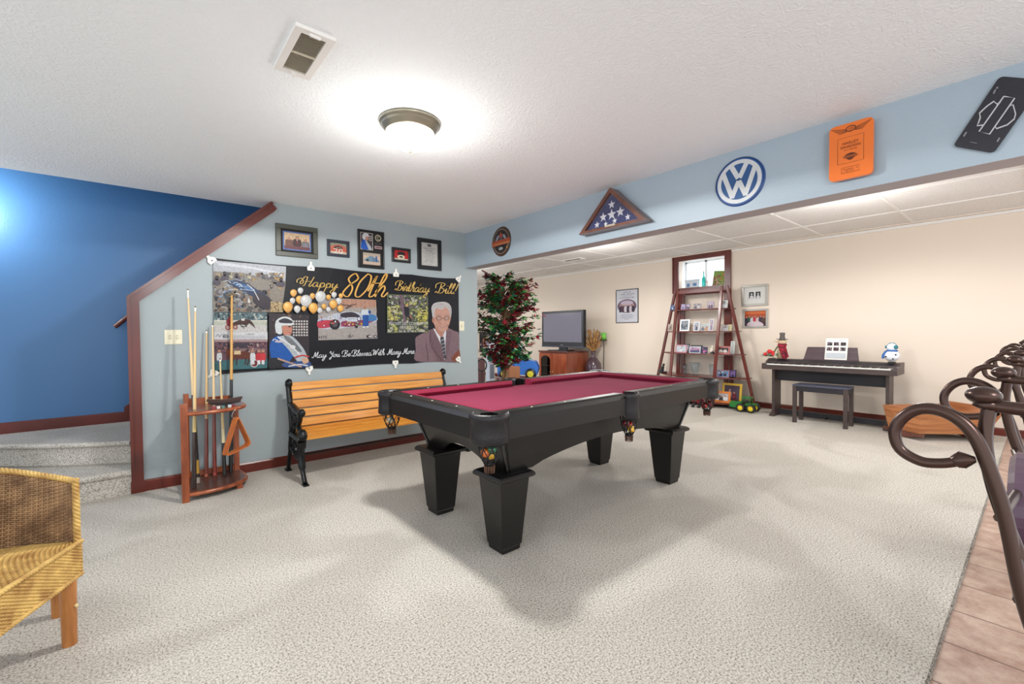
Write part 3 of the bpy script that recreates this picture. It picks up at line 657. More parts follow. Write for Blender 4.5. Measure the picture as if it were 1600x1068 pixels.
# ------------------------------------------------------------ ceiling light and vents
def ceiling_light():
    t = thing('ceiling_light', 'glowing domed flush ceiling light with a brushed nickel rim', 'ceiling light', (1.2, 2.31, 2.4))
    b = MB(); b.lathe([(.001, 0), (.168, 0), (.172, -.006), (.168, -.016), (.160, -.020), (.158, -.028), (.150, -.036), (.140, -.050), (.132, -.060), (.120, -.056)], n=48); b.build('rim', NICKEL, t)
    b = MB(); b.lathe([(.134, -.052), (.130, -.078), (.112, -.108), (.084, -.132), (.050, -.148), (.018, -.154), (.001, -.155)], n=40)
    b.build('glass_shade', mat('lit_glass', (255, 250, 240), .4, emit=5.0), t)
    b = MB(); b.lathe([(.001, -.176), (.006, -.172), (.010, -.164), (.007, -.158), (.013, -.153), (.001, -.15)], n=14); b.build('finial', NICKEL, t)
ceiling_light()
def vent(t, w, l, nb):
    b = MB()
    for a in ((-w/2, w/2, -l/2, -l/2+.03), (-w/2, w/2, l/2-.03, l/2), (-w/2, -w/2+.028, -l/2+.03, l/2-.03), (w/2-.028, w/2, -l/2+.03, l/2-.03)): b.box(a[0], a[1], a[2], a[3], -.014, 0)
    b.build('frame', mat('vent_white', (232, 230, 226), .5), t)
    b = MB()
    for i in range(nb):
        y = -l/2+.035+(l-.07)*(i+.5)/nb; b.at((0, y, -.008), 0, math.radians(38)); b.box(-w/2+.028, w/2-.028, -.0058, .0058, -.0006, .0006)
    b.at((0, 0, 0)); b.box(-w/2+.028, w/2-.028, -.003, .003, -.014, -.004)
    b.build('louvre', mat('vent_louvre', (206, 199, 180), .5), t)
    b = MB(); b.box(-w/2+.02, w/2-.02, -l/2+.02, l/2-.02, -.002, -.0005); b.build('duct_shade', mat('duct_shadow', (140, 132, 112), .9), t)  # flat sheet coloured as the shade behind the louvres
    b = MB(); b.box(-.02, .02, -l/2+.012, -l/2+.02, -.024, -.014); b.build('lever', mat('vent_white', (226, 224, 218), .5), t)
    b = MB(); b.box(-.006, .006, l/2-.03, l/2-.016, -.030, -.014); b.build('lever', mat('vent_white', (226, 224, 218), .5), t)
t = thing('ceiling_vent', 'white rectangular air register in the textured ceiling', 'vent', (.558, 2.018, 2.4)); vent(t, .15, .36, 26)
t = thing('ceiling_vent', 'small slotted air vent in the suspended panel ceiling by the tree', 'vent', (6.18, 5.61, 2.54)); vent(t, .18, .48, 8)

# ------------------------------------------------------------ pen-script lettering
G = {
'a': ([[(.85, .8), (.5, 1), (.12, .6), (.2, .05), (.6, .15), (.9, .95)], [(.9, .95), (.85, .2), (1.1, .05), (1.3, .4)]], 1.15),
'p': ([[(.1, .5), (.35, 1.), (.2, -.2), (.05, -1.0)], [(.25, .5), (.6, 1.), (.9, .6), (.6, .05), (.3, .15)], [(.6, .05), (1.1, .3)]], 1.05),
'y': ([[(.05, .7), (.2, 1), (.2, .3), (.5, .05), (.9, .95)], [(.95, 1), (.75, -.3), (.4, -1.05), (.1, -.8), (.5, -.2), (1.2, .4)]], 1.1),
'r': ([[(0, .4), (.3, 1.1), (.35, .85), (.65, .85), (.5, .2), (.7, .02), (1.0, .4)]], .85),
'i': ([[(0, .4), (.25, 1), (.2, .2), (.4, .02), (.65, .4)], [(.3, 1.45), (.38, 1.55)]], .5),
't': ([[(0, .5), (.35, 1.9), (.2, .2), (.45, .02), (.75, .4)], [(-.05, 1.2), (.75, 1.25)]], .62),
'h': ([[(0, .4), (.5, 1.6), (.45, 2.1), (.25, 1.7), (.1, 0)], [(.12, .3), (.5, 1), (.7, .7), (.6, .15), (.8, .02), (1.05, .4)]], .95),
'd': ([[(.8, .8), (.5, 1), (.12, .6), (.2, .05), (.6, .15), (.95, 1.2), (1.05, 2.1)], [(1.05, 2.1), (.85, .3), (1.05, .03), (1.3, .4)]], 1.12),
'l': ([[(0, .4), (.45, 1.5), (.45, 2.1), (.25, 1.7), (.15, .3), (.35, .02), (.65, .4)]], .55),
'e': ([[(.0, .35), (.55, .55), (.6, .95), (.3, .95), (.12, .45), (.4, .0), (.9, .4)]], .85),
's': ([[(0, .3), (.45, 1.05), (.4, .7), (.6, .25), (.3, 0), (.1, .15)], [(.45, .03), (.8, .4)]], .7),
'o': ([[(.5, 1), (.12, .6), (.25, .03), (.65, .2), (.7, .8), (.5, 1), (.6, .8), (1.0, .85)]], .9),
'u': ([[(0, .4), (.25, 1), (.2, .25), (.45, .03), (.8, .9)], [(.85, 1), (.75, .2), (.95, .02), (1.2, .4)]], 1.05),
'n': ([[(0, .5), (.25, 1), (.15, 0)], [(.2, .4), (.6, 1), (.7, .7), (.6, .15), (.8, .02), (1.1, .4)]], 1.0),
'H': ([[(-1.2, .6), (-1.3, 1.2), (-.7, 1.6), (-.2, 1.0), (-.3, .5), (-.7, .6), (-.2, 1.9), (.3, 2.0)], [(.35, 2.0), (.2, .3), (-.15, 0)], [(1.4, 2.1), (1.15, .9), (.95, .15), (1.2, 0), (1.45, .4)], [(.1, 1.0), (1.2, 1.1)]], 1.5),
'B': ([[(.45, 1.9), (.35, .3), (.0, 0)], [(-.4, 1.0), (-.45, 1.7), (.3, 2.1), (1.1, 1.8), (.6, 1.1), (1.15, .8), (1.0, .15), (.4, 0), (-.1, .3), (-.3, .05)]], 1.35),
'M': ([[(-.4, .4), (-.1, .0), (.15, .5), (.4, 1.9), (.6, .2)], [(.6, .2), (1.2, 2.0), (1.15, .3), (1.4, .02), (1.65, .3)]], 1.6),
'Y': ([[(-.1, 1.4), (.1, 1.95), (.3, 1.6), (.4, 1.0), (.8, 1.2), (1.1, 2.0)], [(1.1, 2.0), (.8, .4), (.4, -.7), (.1, -.4), (.8, .2), (1.3, .4)]], 1.2),
'W': ([[(-.2, 1.5), (.15, 1.9), (.2, .1), (.75, 1.7), (.85, .1), (1.4, 2.0), (1.6, 1.8)]], 1.6),
'8': ([[(.95, 1.75), (.6, 2.1), (.2, 1.6), (.75, .8), (.6, .0), (.1, .3), (.4, 1.0), (.9, 1.5), (.95, 1.8)]], 1.0),
'0': ([[(.65, 2.08), (.2, 1.3), (.15, .2), (.55, 0), (1.0, .8), (1.0, 1.8), (.65, 2.08)]], 1.1),
'!': ([[(.5, 2.1), (.25, .6)], [(.16, .1), (.22, -.02)]], .4), '.': ([[(.1, .08), (.16, -.02)]], .3)}
def script(art, word, x0, x1, base0, base1, xh, wd, c, shear=.35, pen=.6, edge=None):
    adv = sum(G[ch][1] for ch in word); sx = (x1-x0)/adv; x = 0
    for ch in word:
        for st in G[ch][0]:
            pts = []
            for px, py in st:
                X = x0+(x+px)*sx+py*xh*shear; f = (x+px)/adv; pts.append((X, base0+(base1-base0)*f-py*xh))
            if edge: art.line(pts, wd*1.9, edge, pen=0, hold=True)
        x += G[ch][1]
    if edge: art.nxt()
    x = 0
    for ch in word:
        for st in G[ch][0]:
            pts = [(x0+(x+px)*sx+py*xh*shear, base0+(base1-base0)*(x+px)/adv-py*xh) for px, py in st]
            art.line(pts, wd, c, pen=pen, hold=True)
        x += G[ch][1]
    art.nxt()

def px_art(ax, val, nrm, sc, ox, oy, origin, start=.001):
    return Art(lambda x, y: onplane(ox+x/sc, oy+y/sc, ax, val), nrm, start=start, origin=origin)

# ------------------------------------------------------------ the birthday banner
def banner():
    Yp = 4.478; org = (.495, Yp, .875)
    t = thing('birthday_banner', 'long black birthday banner with gold script lettering, balloons and photographs clipped to the grey wall', 'banner', org)
    # cloth, slightly slack, with pinch folds at the clips
    b = MB(org); nx, nz = 96, 36; clips = [(.0, 1), (.383, 1), (.75, 1), (1, 1), (0, 0), (.383, 0), (.75, 0), (1, 0)]
    def pt(u, v):
        x = .495+u*2.435; sag = .012*(abs(math.sin(PI*min(u/.383, 1))) if u < .383 else abs(math.sin(PI*(u-.383)/.367)) if u < .75 else abs(math.sin(PI*(u-.75)/.25)))
        z = .875+v*(.978) - sag*(1 if v > .5 else -1)*abs(2*v-1)**2
        d = 0
        for cu, cv in clips:
            r = math.hypot((u-cu)*2.4, v-cv); a = math.atan2(v-cv, (u-cu)*2.4); d += .0045*math.exp(-r*5)*math.cos(a*16)
        return (x, Yp-.0005-abs(d)*0-d*.5-.002, z)
    vs = [pt(i/nx, j/nz) for j in range(nz+1) for i in range(nx+1)]
    b.col = lin((15, 16, 23)); b.add(vs, [(j*(nx+1)+i, j*(nx+1)+i+1, (j+1)*(nx+1)+i+1, (j+1)*(nx+1)+i) for j in range(nz) for i in range(nx)], True)
    b.build('banner_cloth', m_print('vinyl', .45, .04, .25, 1.0), t)
    A6 = lambda st: px_art(1, Yp-.004, (0, -1, 0), 5.341, 320, 390, org, st)
    A7 = lambda st: px_art(1, Yp-.004, (0, -1, 0), 5.623, 530, 400, org, st)
    A1 = lambda st: px_art(1, Yp-.004, (0, -1, 0), 3.636, 320, 330, org, st)
    VP = m_print('vinyl_print', .42, .10, .3, .68)
    # --- top left: race crowd under a pale sky
    a = A6(.001)
    a.poly([(70, 88), (678, 140), (672, 300), (640, 520), (70, 520)], (150, 140, 128))
    a.poly([(70, 88), (678, 140), (672, 262), (560, 240), (440, 225), (300, 190), (70, 180)], (196, 200, 208))
    a.poly([(90, 100), (330, 130), (640, 190), (660, 225), (400, 160), (120, 130)], (226, 230, 238))
    a.speck(75, 190, 660, 330, [(112, 106, 108), (176, 164, 138), (140, 134, 124), (86, 82, 90), (198, 190, 160), (190, 150, 90)], 150, 8, 26, 2)
    a.speck(75, 320, 540, 515, [(64, 66, 78), (110, 104, 102), (40, 40, 50), (160, 158, 164), (90, 84, 80), (150, 120, 96)], 170, 8, 28, 3)
    a.blob([(448, 195), (475, 215), (470, 240), (520, 270), (540, 330), (400, 330), (380, 280), (430, 245), (430, 210)], (150, 142, 132))
    a.ell(450, 213, 18, 20, (120, 98, 86))
    for cx, cy in ((165, 200), (265, 215), (635, 250), (100, 235)): a.ell(cx, cy, 15, 20, (60, 46, 50), hold=True); a.blob([(cx-22, cy+15), (cx+22, cy+15), (cx+28, cy+55), (cx-28, cy+55)], (84, 76, 92))
    a.blob([(200, 260), (330, 270), (430, 330), (520, 390), (560, 430), (530, 460), (440, 420), (330, 350), (220, 300)], (34, 52, 92))
    a.blob([(240, 275), (330, 290), (420, 350), (350, 330), (260, 300)], (52, 110, 168))
    a.blob([(440, 360), (540, 410), (560, 450), (530, 500), (450, 470), (400, 420)], (50, 40, 52))
    rd = random.Random(5)
    for i in range(26):
        x = rd.uniform(80, 340); y = rd.uniform(250, 490); a.line([(x, y), (x+rd.uniform(14, 40), y-rd.uniform(4, 20)), (x+rd.uniform(40, 80), y+rd.uniform(-8, 12))], rd.uniform(3, 7), rd.choice([(206, 222, 236), (232, 238, 244), (120, 150, 190)]), hold=True)
    a.nxt(); a.line([(350, 290), (400, 330), (440, 400), (450, 420)], 7, (224, 226, 232)); a.line([(290, 330), (410, 340), (380, 320)], 5, (190, 210, 236))
    a.blob([(360, 410), (372, 415), (376, 440), (356, 440)], (230, 226, 220))
    a.poly([(548, 430), (665, 450), (650, 520), (545, 520)], (196, 170, 124)); a.speck(550, 435, 655, 518, [(150, 120, 80), (226, 206, 160), (110, 86, 60)], 40, 5, 12, 9)
    # --- trotting race, upper
    a.rect(75, 524, 517, 590, (94, 116, 122)); a.speck(78, 526, 515, 588, [(60, 82, 96), (150, 176, 178), (40, 60, 70), (190, 196, 190)], 70, 5, 14, 4)
    a.rect(75, 588, 517, 650, (196, 200, 184)); a.rect(75, 630, 517, 690, (212, 208, 206)); a.rect(75, 588, 517, 596, (236, 236, 226))
    a.blob([(235, 610), (290, 585), (330, 580), (380, 590), (420, 650), (412, 648), (370, 615), (350, 630), (320, 625), (280, 625), (240, 640)], (70, 36, 30))
    for L_ in ([(290, 620), (310, 640), (325, 660)], [(350, 620), (340, 640), (300, 640)], [(270, 625), (250, 640)], [(325, 620), (350, 645)]): a.line(L_, 6, (52, 28, 26), hold=True)
    a.nxt(); a.rect(302, 574, 330, 592, (232, 226, 220)); a.ell(190, 648, 22, 22, (150, 50, 60)); a.ell(190, 648, 14, 14, (196, 170, 164)); a.ell(252, 645, 20, 20, (140, 50, 56)); a.ell(252, 645, 12, 12, (190, 170, 160))
    a.blob([(175, 590), (200, 580), (228, 600), (225, 630), (190, 635)], (146, 36, 52)); a.ell(205, 572, 12, 13, (190, 60, 70))
    a.rect(75, 686, 520, 748, (222, 222, 226)); a.rect(75, 748, 520, 768, (178, 150, 150))
    a.line([(90, 725), (110, 705), (120, 725), (140, 706)], 4, (50, 54, 66)); a.marks(148, 738, 205, 704, (40, 44, 54), 3); a.marks(340, 708, 405, 698, (80, 84, 94), 4)
    for i in range(4): a.line([(230, 716+i*8), (500, 722+i*8)], 1.6, (150, 154, 166), sm=False, hold=True)
    a.nxt()
    # --- winner's circle, lower
    a.rect(78, 770, 518, 925, (110, 74, 86)); a.poly([(78, 925), (518, 905), (518, 985), (78, 1005)], (64, 116, 122)); a.rect(150, 776, 375, 822, (60, 52, 66)); a.rect(170, 822, 500, 880, (140, 108, 108))
    a.speck(80, 772, 515, 900, [(84, 56, 72), (146, 100, 100), (190, 170, 166), (60, 40, 50)], 70, 6, 16, 6)
    a.blob([(175, 830), (200, 826), (240, 850), (300, 846), (360, 850), (385, 880), (370, 915), (330, 905), (250, 905), (215, 890), (180, 870)], (104, 48, 30))
    for L_ in ([(235, 900), (230, 950), (225, 985)], [(262, 900), (262, 960)], [(340, 905), (332, 955)], [(365, 905), (355, 950), (345, 960)]): a.line(L_, 10, (70, 32, 26), hold=True)
    a.nxt(); a.rect(240, 842, 296, 872, (232, 206, 160)); a.blob([(180, 840), (205, 845), (200, 890), (182, 890)], (130, 60, 40))
    a.blob([(385, 880), (455, 870), (470, 925), (440, 950), (400, 945), (380, 915)], (200, 44, 40)); a.ell(408, 945, 34, 34, (230, 226, 226)); a.ell(408, 945, 27, 27, (120, 40, 50)); a.ell(408, 945, 6, 6, (230, 226, 226))
    for x, c in ((118, (220, 224, 230)), (395, (226, 226, 230)), (445, (200, 50, 60)), (480, (214, 60, 66))):
        a.blob([(x-20, 870), (x, 855), (x+20, 870), (x+18, 925), (x-18, 925)], c, hold=True); a.ell(x, 846, 13, 15, (196, 146, 124))
        a.rect(x-12, 920, x+12, 955, (232, 232, 236) if x > 300 else (90, 110, 140))
    # --- driver in the white helmet
    a.poly([(528, 530), (862, 545), (862, 975), (528, 990)], (52, 42, 48)); a.speck(530, 535, 860, 700, [(70, 54, 60), (96, 76, 84), (40, 32, 40), (110, 84, 70)], 60, 6, 20, 8)
    for i in range(6):
        for j in range(6):
            x = 728+j*22; y = 590+i*23
            if x < 855: a.rect(x, y, x+14, y+14, (214, 208, 206), hold=True)
    a.nxt()
    a.blob([(640, 640), (700, 620), (722, 650), (715, 700), (690, 718), (650, 705)], (206, 140, 118)); a.blob([(580, 640), (590, 590), (640, 560), (700, 565), (730, 600), (725, 630), (640, 635), (640, 690), (620, 705), (590, 690)], (224, 230, 232))
    a.blob([(612, 590), (660, 572), (715, 590), (722, 612), (640, 612), (615, 605)], (58, 52, 66)); a.ell(700, 640, 12, 8, (96, 60, 56)); a.line([(690, 690), (712, 692)], 4, (150, 70, 66), sm=False)
    a.blob([(535, 800), (560, 740), (620, 715), (690, 740), (740, 830), (720, 900), (660, 960), (560, 940), (540, 870)], (26, 92, 178))
    a.blob([(610, 740), (650, 715), (720, 720), (790, 790), (835, 860), (850, 930), (800, 960), (740, 900), (690, 830)], (188, 196, 202)); a.blob([(650, 722), (700, 730), (770, 800), (800, 850), (740, 830)], (120, 124, 128))
    a.line([(600, 725), (700, 790), (790, 880)], 12, (236, 238, 240)); a.line([(560, 760), (575, 745), (625, 770)], 6, (226, 230, 236)); a.ell(610, 765, 34, 9, (214, 200, 210)); a.ell(725, 810, 24, 15, (232, 230, 232))
    a.blob([(530, 905), (640, 910), (650, 960), (600, 985), (530, 985)], (40, 40, 46)); a.blob([(640, 950), (760, 930), (862, 930), (862, 972), (680, 980)], (60, 90, 150)); a.line([(600, 905), (700, 940), (800, 975)], 14, (196, 160, 140)); a.line([(740, 900), (800, 880), (860, 890)], 12, (200, 60, 60))
    a.line([(690, 970), (780, 955), (850, 965)], 10, (224, 226, 230)); a.blob([(800, 910), (840, 900), (858, 930), (820, 950)], (224, 180, 150))
    a.mb.build('race_crowd_print', VP, t)
    # --- race car photograph
    a = A1(.001); a.poly([(642, 490), (972, 503), (980, 722), (645, 732)], (184, 178, 176)); a.poly([(745, 496), (972, 503), (974, 545), (745, 548)], (196, 150, 128)); a.poly([(645, 548), (975, 545), (976, 575), (645, 580)], (176, 168, 160))
    for i in range(9): a.line([(760+i*25, 500), (762+i*25, 545)], 1.5, (150, 110, 96), sm=False, hold=True)
    a.nxt(); a.poly([(645, 668), (977, 650), (980, 722), (645, 732)], (176, 168, 164))
    a.blob([(644, 612), (690, 600), (760, 575), (830, 568), (900, 580), (970, 592), (972, 625), (880, 645), (770, 665), (660, 668), (644, 650)], (200, 206, 220))
    a.blob([(644, 625), (720, 618), (760, 640), (700, 660), (646, 662)], (196, 60, 80)); a.blob([(780, 625), (880, 618), (970, 615), (900, 645), (790, 655)], (150, 60, 96)); a.blob([(900, 588), (965, 588), (972, 618), (905, 622)], (70, 130, 190))
    a.blob([(775, 580), (835, 572), (875, 590), (870, 602), (780, 602)], (60, 48, 60)); a.ell(738, 642, 30, 30, (32, 30, 36)); a.ell(738, 642, 15, 15, (90, 84, 90)); a.ell(860, 650, 10, 14, (50, 44, 56))
    a.rect(808, 602, 866, 626, (226, 232, 240)); a.text('PETTY', 814, 621, 858, 608, (40, 70, 150)); a.ell(874, 610, 12, 13, (50, 60, 110)); a.ell(874, 610, 8, 9, (230, 230, 236))
    a.speck(660, 600, 780, 655, [(240, 240, 246), (60, 90, 180), (220, 190, 60), (210, 70, 80)], 24, 3, 8, 12); a.speck(790, 628, 900, 648, [(240, 240, 246), (60, 150, 90), (220, 190, 60)], 16, 3, 6, 13)
    a.blob([(890, 560), (925, 558), (930, 590), (892, 592)], (216, 224, 232)); a.ell(908, 549, 8, 10, (180, 130, 110)); a.rect(896, 588, 912, 652, (34, 88, 170)); a.rect(912, 588, 928, 650, (30, 80, 160)); a.ell(902, 657, 9, 4, (236, 236, 240)); a.ell(922, 656, 8, 4, (236, 236, 240)); a.ell(934, 572, 8, 10, (40, 80, 160))
    a.line([(780, 530), (830, 538), (800, 552), (822, 535), (860, 527)], 3, (60, 54, 64)); a.line([(812, 718), (824, 698), (822, 716), (840, 704)], 2.5, (60, 60, 70)); a.text('H75', 648, 722, 690, 708, (40, 44, 60)); a.ell(932, 710, 16, 9, (40, 40, 50)); a.ell(937, 710, 11, 6, (196, 190, 190)); a.ell(966, 710, 9, 9, (50, 50, 60)); a.ell(966, 710, 5, 5, (200, 196, 196))
    # --- zip line photograph
    a.poly([(1032, 470), (1265, 478), (1267, 686), (1032, 692)], (96, 104, 80)); a.speck(1034, 478, 1264, 686, [(70, 84, 60), (150, 156, 96), (190, 190, 110), (110, 100, 96), (60, 60, 56), (196, 196, 176), (130, 120, 130)], 330, 4, 13, 21)
    a.speck(1040, 480, 1150, 600, [(196, 200, 190), (150, 130, 140), (90, 80, 90)], 60, 4, 12, 22); a.speck(1205, 560, 1262, 640, [(206, 200, 84), (226, 220, 130), (170, 160, 70)], 60, 4, 11, 23); a.speck(1040, 540, 1095, 620, [(190, 186, 96), (214, 206, 130)], 40, 4, 10, 24)
    a.line([(1108, 475), (1118, 540), (1128, 600), (1135, 640)], 13, (124, 96, 108)); a.blob([(1128, 545), (1150, 540), (1156, 570), (1150, 598), (1132, 590)], (30, 28, 40)); a.ell(1142, 534, 9, 9, (204, 170, 110)); a.line([(1140, 590), (1165, 612), (1160, 625)], 9, (40, 34, 44)); a.line([(1160, 590), (1170, 610)], 6, (190, 120, 90))
    W_ = (226, 226, 226); a.text('BUCKET LIST COMPLETED!', 1042, 645, 1262, 629, W_); a.text('08/07/2017', 1102, 667, 1198, 650, W_); a.marks(1098, 686, 1240, 674, W_, 5)
    # --- portrait of the man in the brown suit (crop 7 coordinates)
    m = A7(.001)
    m.blob([(668, 730), (690, 700), (760, 665), (820, 640), (940, 630), (1010, 655), (1050, 680), (1054, 800), (1054, 922), (880, 926), (672, 918), (672, 820)], (140, 112, 120))
    m.k += .0005; m.poly([(828, 640), (935, 640), (938, 900), (900, 915)], (232, 230, 236)); m.blob([(845, 610), (950, 610), (945, 665), (905, 715), (862, 680)], (196, 138, 118))
    m.poly([(828, 628), (850, 660), (905, 730), (880, 745), (828, 690)], (240, 240, 246)); m.poly([(935, 640), (940, 690), (918, 730), (900, 720)], (232, 232, 240))
    m.poly([(886, 712), (916, 704), (922, 740), (930, 800), (940, 905), (915, 895), (892, 770)], (72, 74, 84))
    for i in range(5): m.line([(892+i*3, 745+i*32), (920+i*3, 730+i*32)], 6, (180, 182, 190), sm=False, hold=True)
    m.nxt(); m.poly([(800, 650), (828, 640), (900, 790), (925, 922), (870, 924), (790, 760)], (124, 96, 104)); m.poly([(940, 650), (985, 668), (975, 760), (940, 900), (932, 780)], (128, 100, 110))
    m.line([(800, 665), (800, 745), (822, 760), (810, 790), (900, 915)], 4, (74, 52, 60), sm=False); m.line([(760, 760), (775, 850), (780, 915)], 4, (92, 68, 76)); m.line([(690, 740), (720, 700), (800, 670)], 3, (160, 134, 140))
    m.blob([(1054, 830), (1030, 840), (1000, 870), (985, 905), (1000, 922), (1054, 920)], (150, 84, 60)); m.line([(1040, 850), (1015, 880), (1000, 912)], 4, (96, 50, 40))
    m.blob([(814, 470), (840, 430), (900, 420), (960, 440), (980, 490), (975, 560), (955, 620), (925, 655), (890, 662), (850, 630), (825, 580)], (216, 164, 144))
    m.blob([(812, 500), (808, 450), (830, 415), (880, 402), (940, 405), (978, 440), (984, 500), (974, 540), (962, 480), (930, 448), (900, 470), (860, 458), (838, 480), (830, 550), (818, 540)], (206, 202, 202))
    for q in ([(830, 440), (870, 420), (930, 425)], [(840, 470), (870, 440), (900, 455)], [(950, 430), (972, 470), (974, 520)], [(880, 412), (910, 440), (940, 440)]): m.line(q, 4, (176, 170, 172), hold=True)
    m.nxt(); m.ell(822, 562, 10, 24, (190, 130, 112)); m.blob([(862, 560), (900, 590), (898, 600), (865, 590)], (204, 146, 126)); m.ell(905, 582, 13, 12, (222, 172, 152)); m.line([(880, 612), (912, 620), (945, 606)], 6, (150, 70, 72)); m.line([(884, 614), (912, 617), (940, 609)], 2.5, (236, 226, 222))
    for cx in (872, 940): m.ell(cx, 545, 20, 12, (196, 142, 124), hold=True)
    m.nxt()
    for cx in (872, 940): m.ell(cx, 546, 9, 6, (232, 226, 222), hold=True)
    m.nxt()
    for cx in (872, 940): m.ell(cx, 546, 4, 4, (80, 76, 86), hold=True)
    m.nxt()
    for cx in (872, 940):
        m.line([(cx+24*math.cos(i*PI/10), 546+17*math.sin(i*PI/10)) for i in range(21)], 2.5, (84, 76, 80), sm=False, hold=True); m.line([(cx-20, 524), (cx, 517), (cx+20, 524)], 5, (160, 146, 140), hold=True)
    m.line([(894, 545), (918, 545)], 3, (84, 76, 80), sm=False); m.line([(862, 600), (858, 620), (872, 636)], 2.5, (160, 100, 90)); m.line([(952, 596), (956, 612), (948, 628)], 2.5, (160, 100, 90))
    m.mb.build('portrait_print', VP, t); a.mb.build('photo_print', VP, t)
    # --- balloons (crop 6)
    bl = A6(.010); gold = (222, 164, 72); gold2 = (250, 214, 140); sil = (198, 198, 196); sil2 = (240, 240, 238)
    for cx, cy, r, g in ((738, 360, 30, 1), (795, 340, 25, 0), (895, 385, 24, 1), (728, 425, 25, 0), (785, 415, 32, 1), (840, 428, 52, 0), (960, 392, 48, 0), (1026, 396, 22, 1), (1072, 376, 24, 0), (1128, 384, 20, 1), (1110, 428, 28, 0), (1024, 498, 22, 0), (818, 490, 22, 1), (950, 505, 24, 0), (985, 472, 22, 1), (685, 478, 44, 1), (762, 495, 30, 0), (895, 485, 42, 1), (1060, 455, 36, 1), (1120, 490, 28, 1)):
        bl.blob([(cx, cy-r), (cx+r*.72, cy-r*.68), (cx+r*.95, cy), (cx+r*.6, cy+r*.75), (cx, cy+r*1.15), (cx-r*.6, cy+r*.75), (cx-r*.95, cy), (cx-r*.72, cy-r*.68)], (176, 120, 40) if g else (150, 152, 156))
        bl.ell(cx-r*.04, cy-r*.06, r*.84, r*.88, gold if g else sil); bl.ell(cx-r*.2, cy-r*.25, r*.5, r*.52, (236, 186, 100) if g else (216, 216, 214)); bl.ell(cx-r*.3, cy-r*.38, r*.2, r*.24, gold2 if g else sil2)
        bl.poly([(cx-4, cy+r*1.22), (cx+4, cy+r*1.22), (cx, cy+r*1.08)], (176, 120, 40) if g else (150, 152, 156))
    bl.mb.build('balloon_print', m_print('balloon_ink', .35, .03, .4, .85), t)
    # --- lettering (crop 1)
    g = A1(.016); GD = (222, 182, 92); ED = (96, 70, 24)
    script(g, 'Happy', 556, 748, 424, 440, 26, 5.2, GD, .30); script(g, '80th', 768, 1022, 484, 486, 62, 9.5, (226, 172, 80), .32, edge=None)
    script(g, 'Birthday', 1082, 1268, 448, 464, 26, 5, GD, .28); script(g, 'Bill!', 1312, 1418, 464, 470, 28, 5, GD, .28)
    g.mb.build('gold_lettering', m_print('gold_ink', .35, .05, .5, .85), t)
    h = A1(.016); WH = (226, 228, 232)
    for wd_, x0, x1 in (('May', 612, 686), ('You', 704, 762), ('Be', 782, 824), ('Blessed', 836, 942), ('With', 950, 1016), ('Many', 1036, 1108), ('More.', 1122, 1190)):
        b0 = 832-(x0-612)*.042; b1 = 832-(x1-612)*.042; script(h, wd_, x0, x1, b0, b1, 17, 3.3, WH, .2, .4)
    h.mb.build('white_lettering', m_print('white_ink', .4, .03, .4, .85), t)
    # wall clips
    def clip(px, py, ang, lab):
        p = onplane(px, py, 1, Yp-.006); b = MB()
        b.at((0, 0, 0), 0, 0, ang)
        b.prism([(-.030, -.028), (.030, -.028), (.034, .0), (.018, .02), (.010, .026), (.010, .055), (-.010, .055), (-.010, .026), (-.018, .02), (-.034, .0)], 'xz', -.008, .0)
        b.m = 1; b.lathe([(.0001, 0), (.007, 0)], n=8); q = b.T; b.prism([(.006*math.cos(k*PI/4), .006*math.sin(k*PI/4)-.006) for k in range(8)], 'xz', -.0095, -.008)
        o = b.build('banner_clip', [WHITE, BLACKP], loc=tuple(p), bevel=.001); tag(o, lab, 'clip', 'white clips holding the birthday banner')
    for px, py, ang, lab in ((330, 406, -.75, 'white plastic clip on the top left corner of the banner'), (485.5, 418, 0, 'white plastic clip on the top edge of the banner above the word Happy'), (618.5, 428, 0, 'white plastic clip on the top edge of the banner before the word Birthday'), (716, 436, .7, 'white plastic clip on the top right corner of the banner'),
                             (334, 582, -2.3, 'white plastic clip on the bottom left corner of the banner behind the cues'), (483, 576, PI, 'white plastic clip on the bottom edge of the banner beside the driver'), (617.5, 567, PI, 'white plastic clip on the bottom edge of the banner under the word More'), (716, 561, 2.5, 'white plastic clip on the bottom right corner of the banner')):
        clip(px, py, ang, lab)
banner()

# ------------------------------------------------------------ framed things on the grey wall
def wall_frame(name, label, cat, x0, x1, z0, z1, bw, fcol, fn, mat_c=None, mat_w=0.0, group=None, depth=.022, rz=0, loc=None, fmat=None, tilt=0, bevel=.003, start=.0):
    """picture frame; local x right, z up, faces -y"""
    W, H = x1-x0, z1-z0; t = thing(name, label, cat, loc or ((x0+x1)/2, 4.486, (z0+z1)/2), rz, group)
    if tilt: t.rotation_euler = (tilt, 0, rz)
    b = MB()
    for (a, c, d, e) in ((-W/2, W/2, H/2-bw, H/2), (-W/2, W/2, -H/2, -H/2+bw), (-W/2, -W/2+bw, -H/2+bw, H/2-bw), (W/2-bw, W/2, -H/2+bw, H/2-bw)): b.box(a, c, -depth, 0, d, e)
    b.build('frame', fmat or mat('frame_%d_%d_%d' % fcol, fcol, .35), t, bevel=bevel)
    iw, ih = W/2-bw, H/2-bw
    if mat_c:
        b = MB(); b.col = lin(mat_c); b.box(-iw, iw, -.006, -.001, -ih, ih); b.build('mount', m_print('card', .7, .02), t)
    iw -= mat_w; ih -= mat_w
    a = Art(lambda u, v: (-iw+2*iw*u, -.0065, -ih+2*ih*v), (0, -1, 0), start=.0003, step=.00025)
    fn(a); a.mb.build('picture', PRINT, t)
    return t
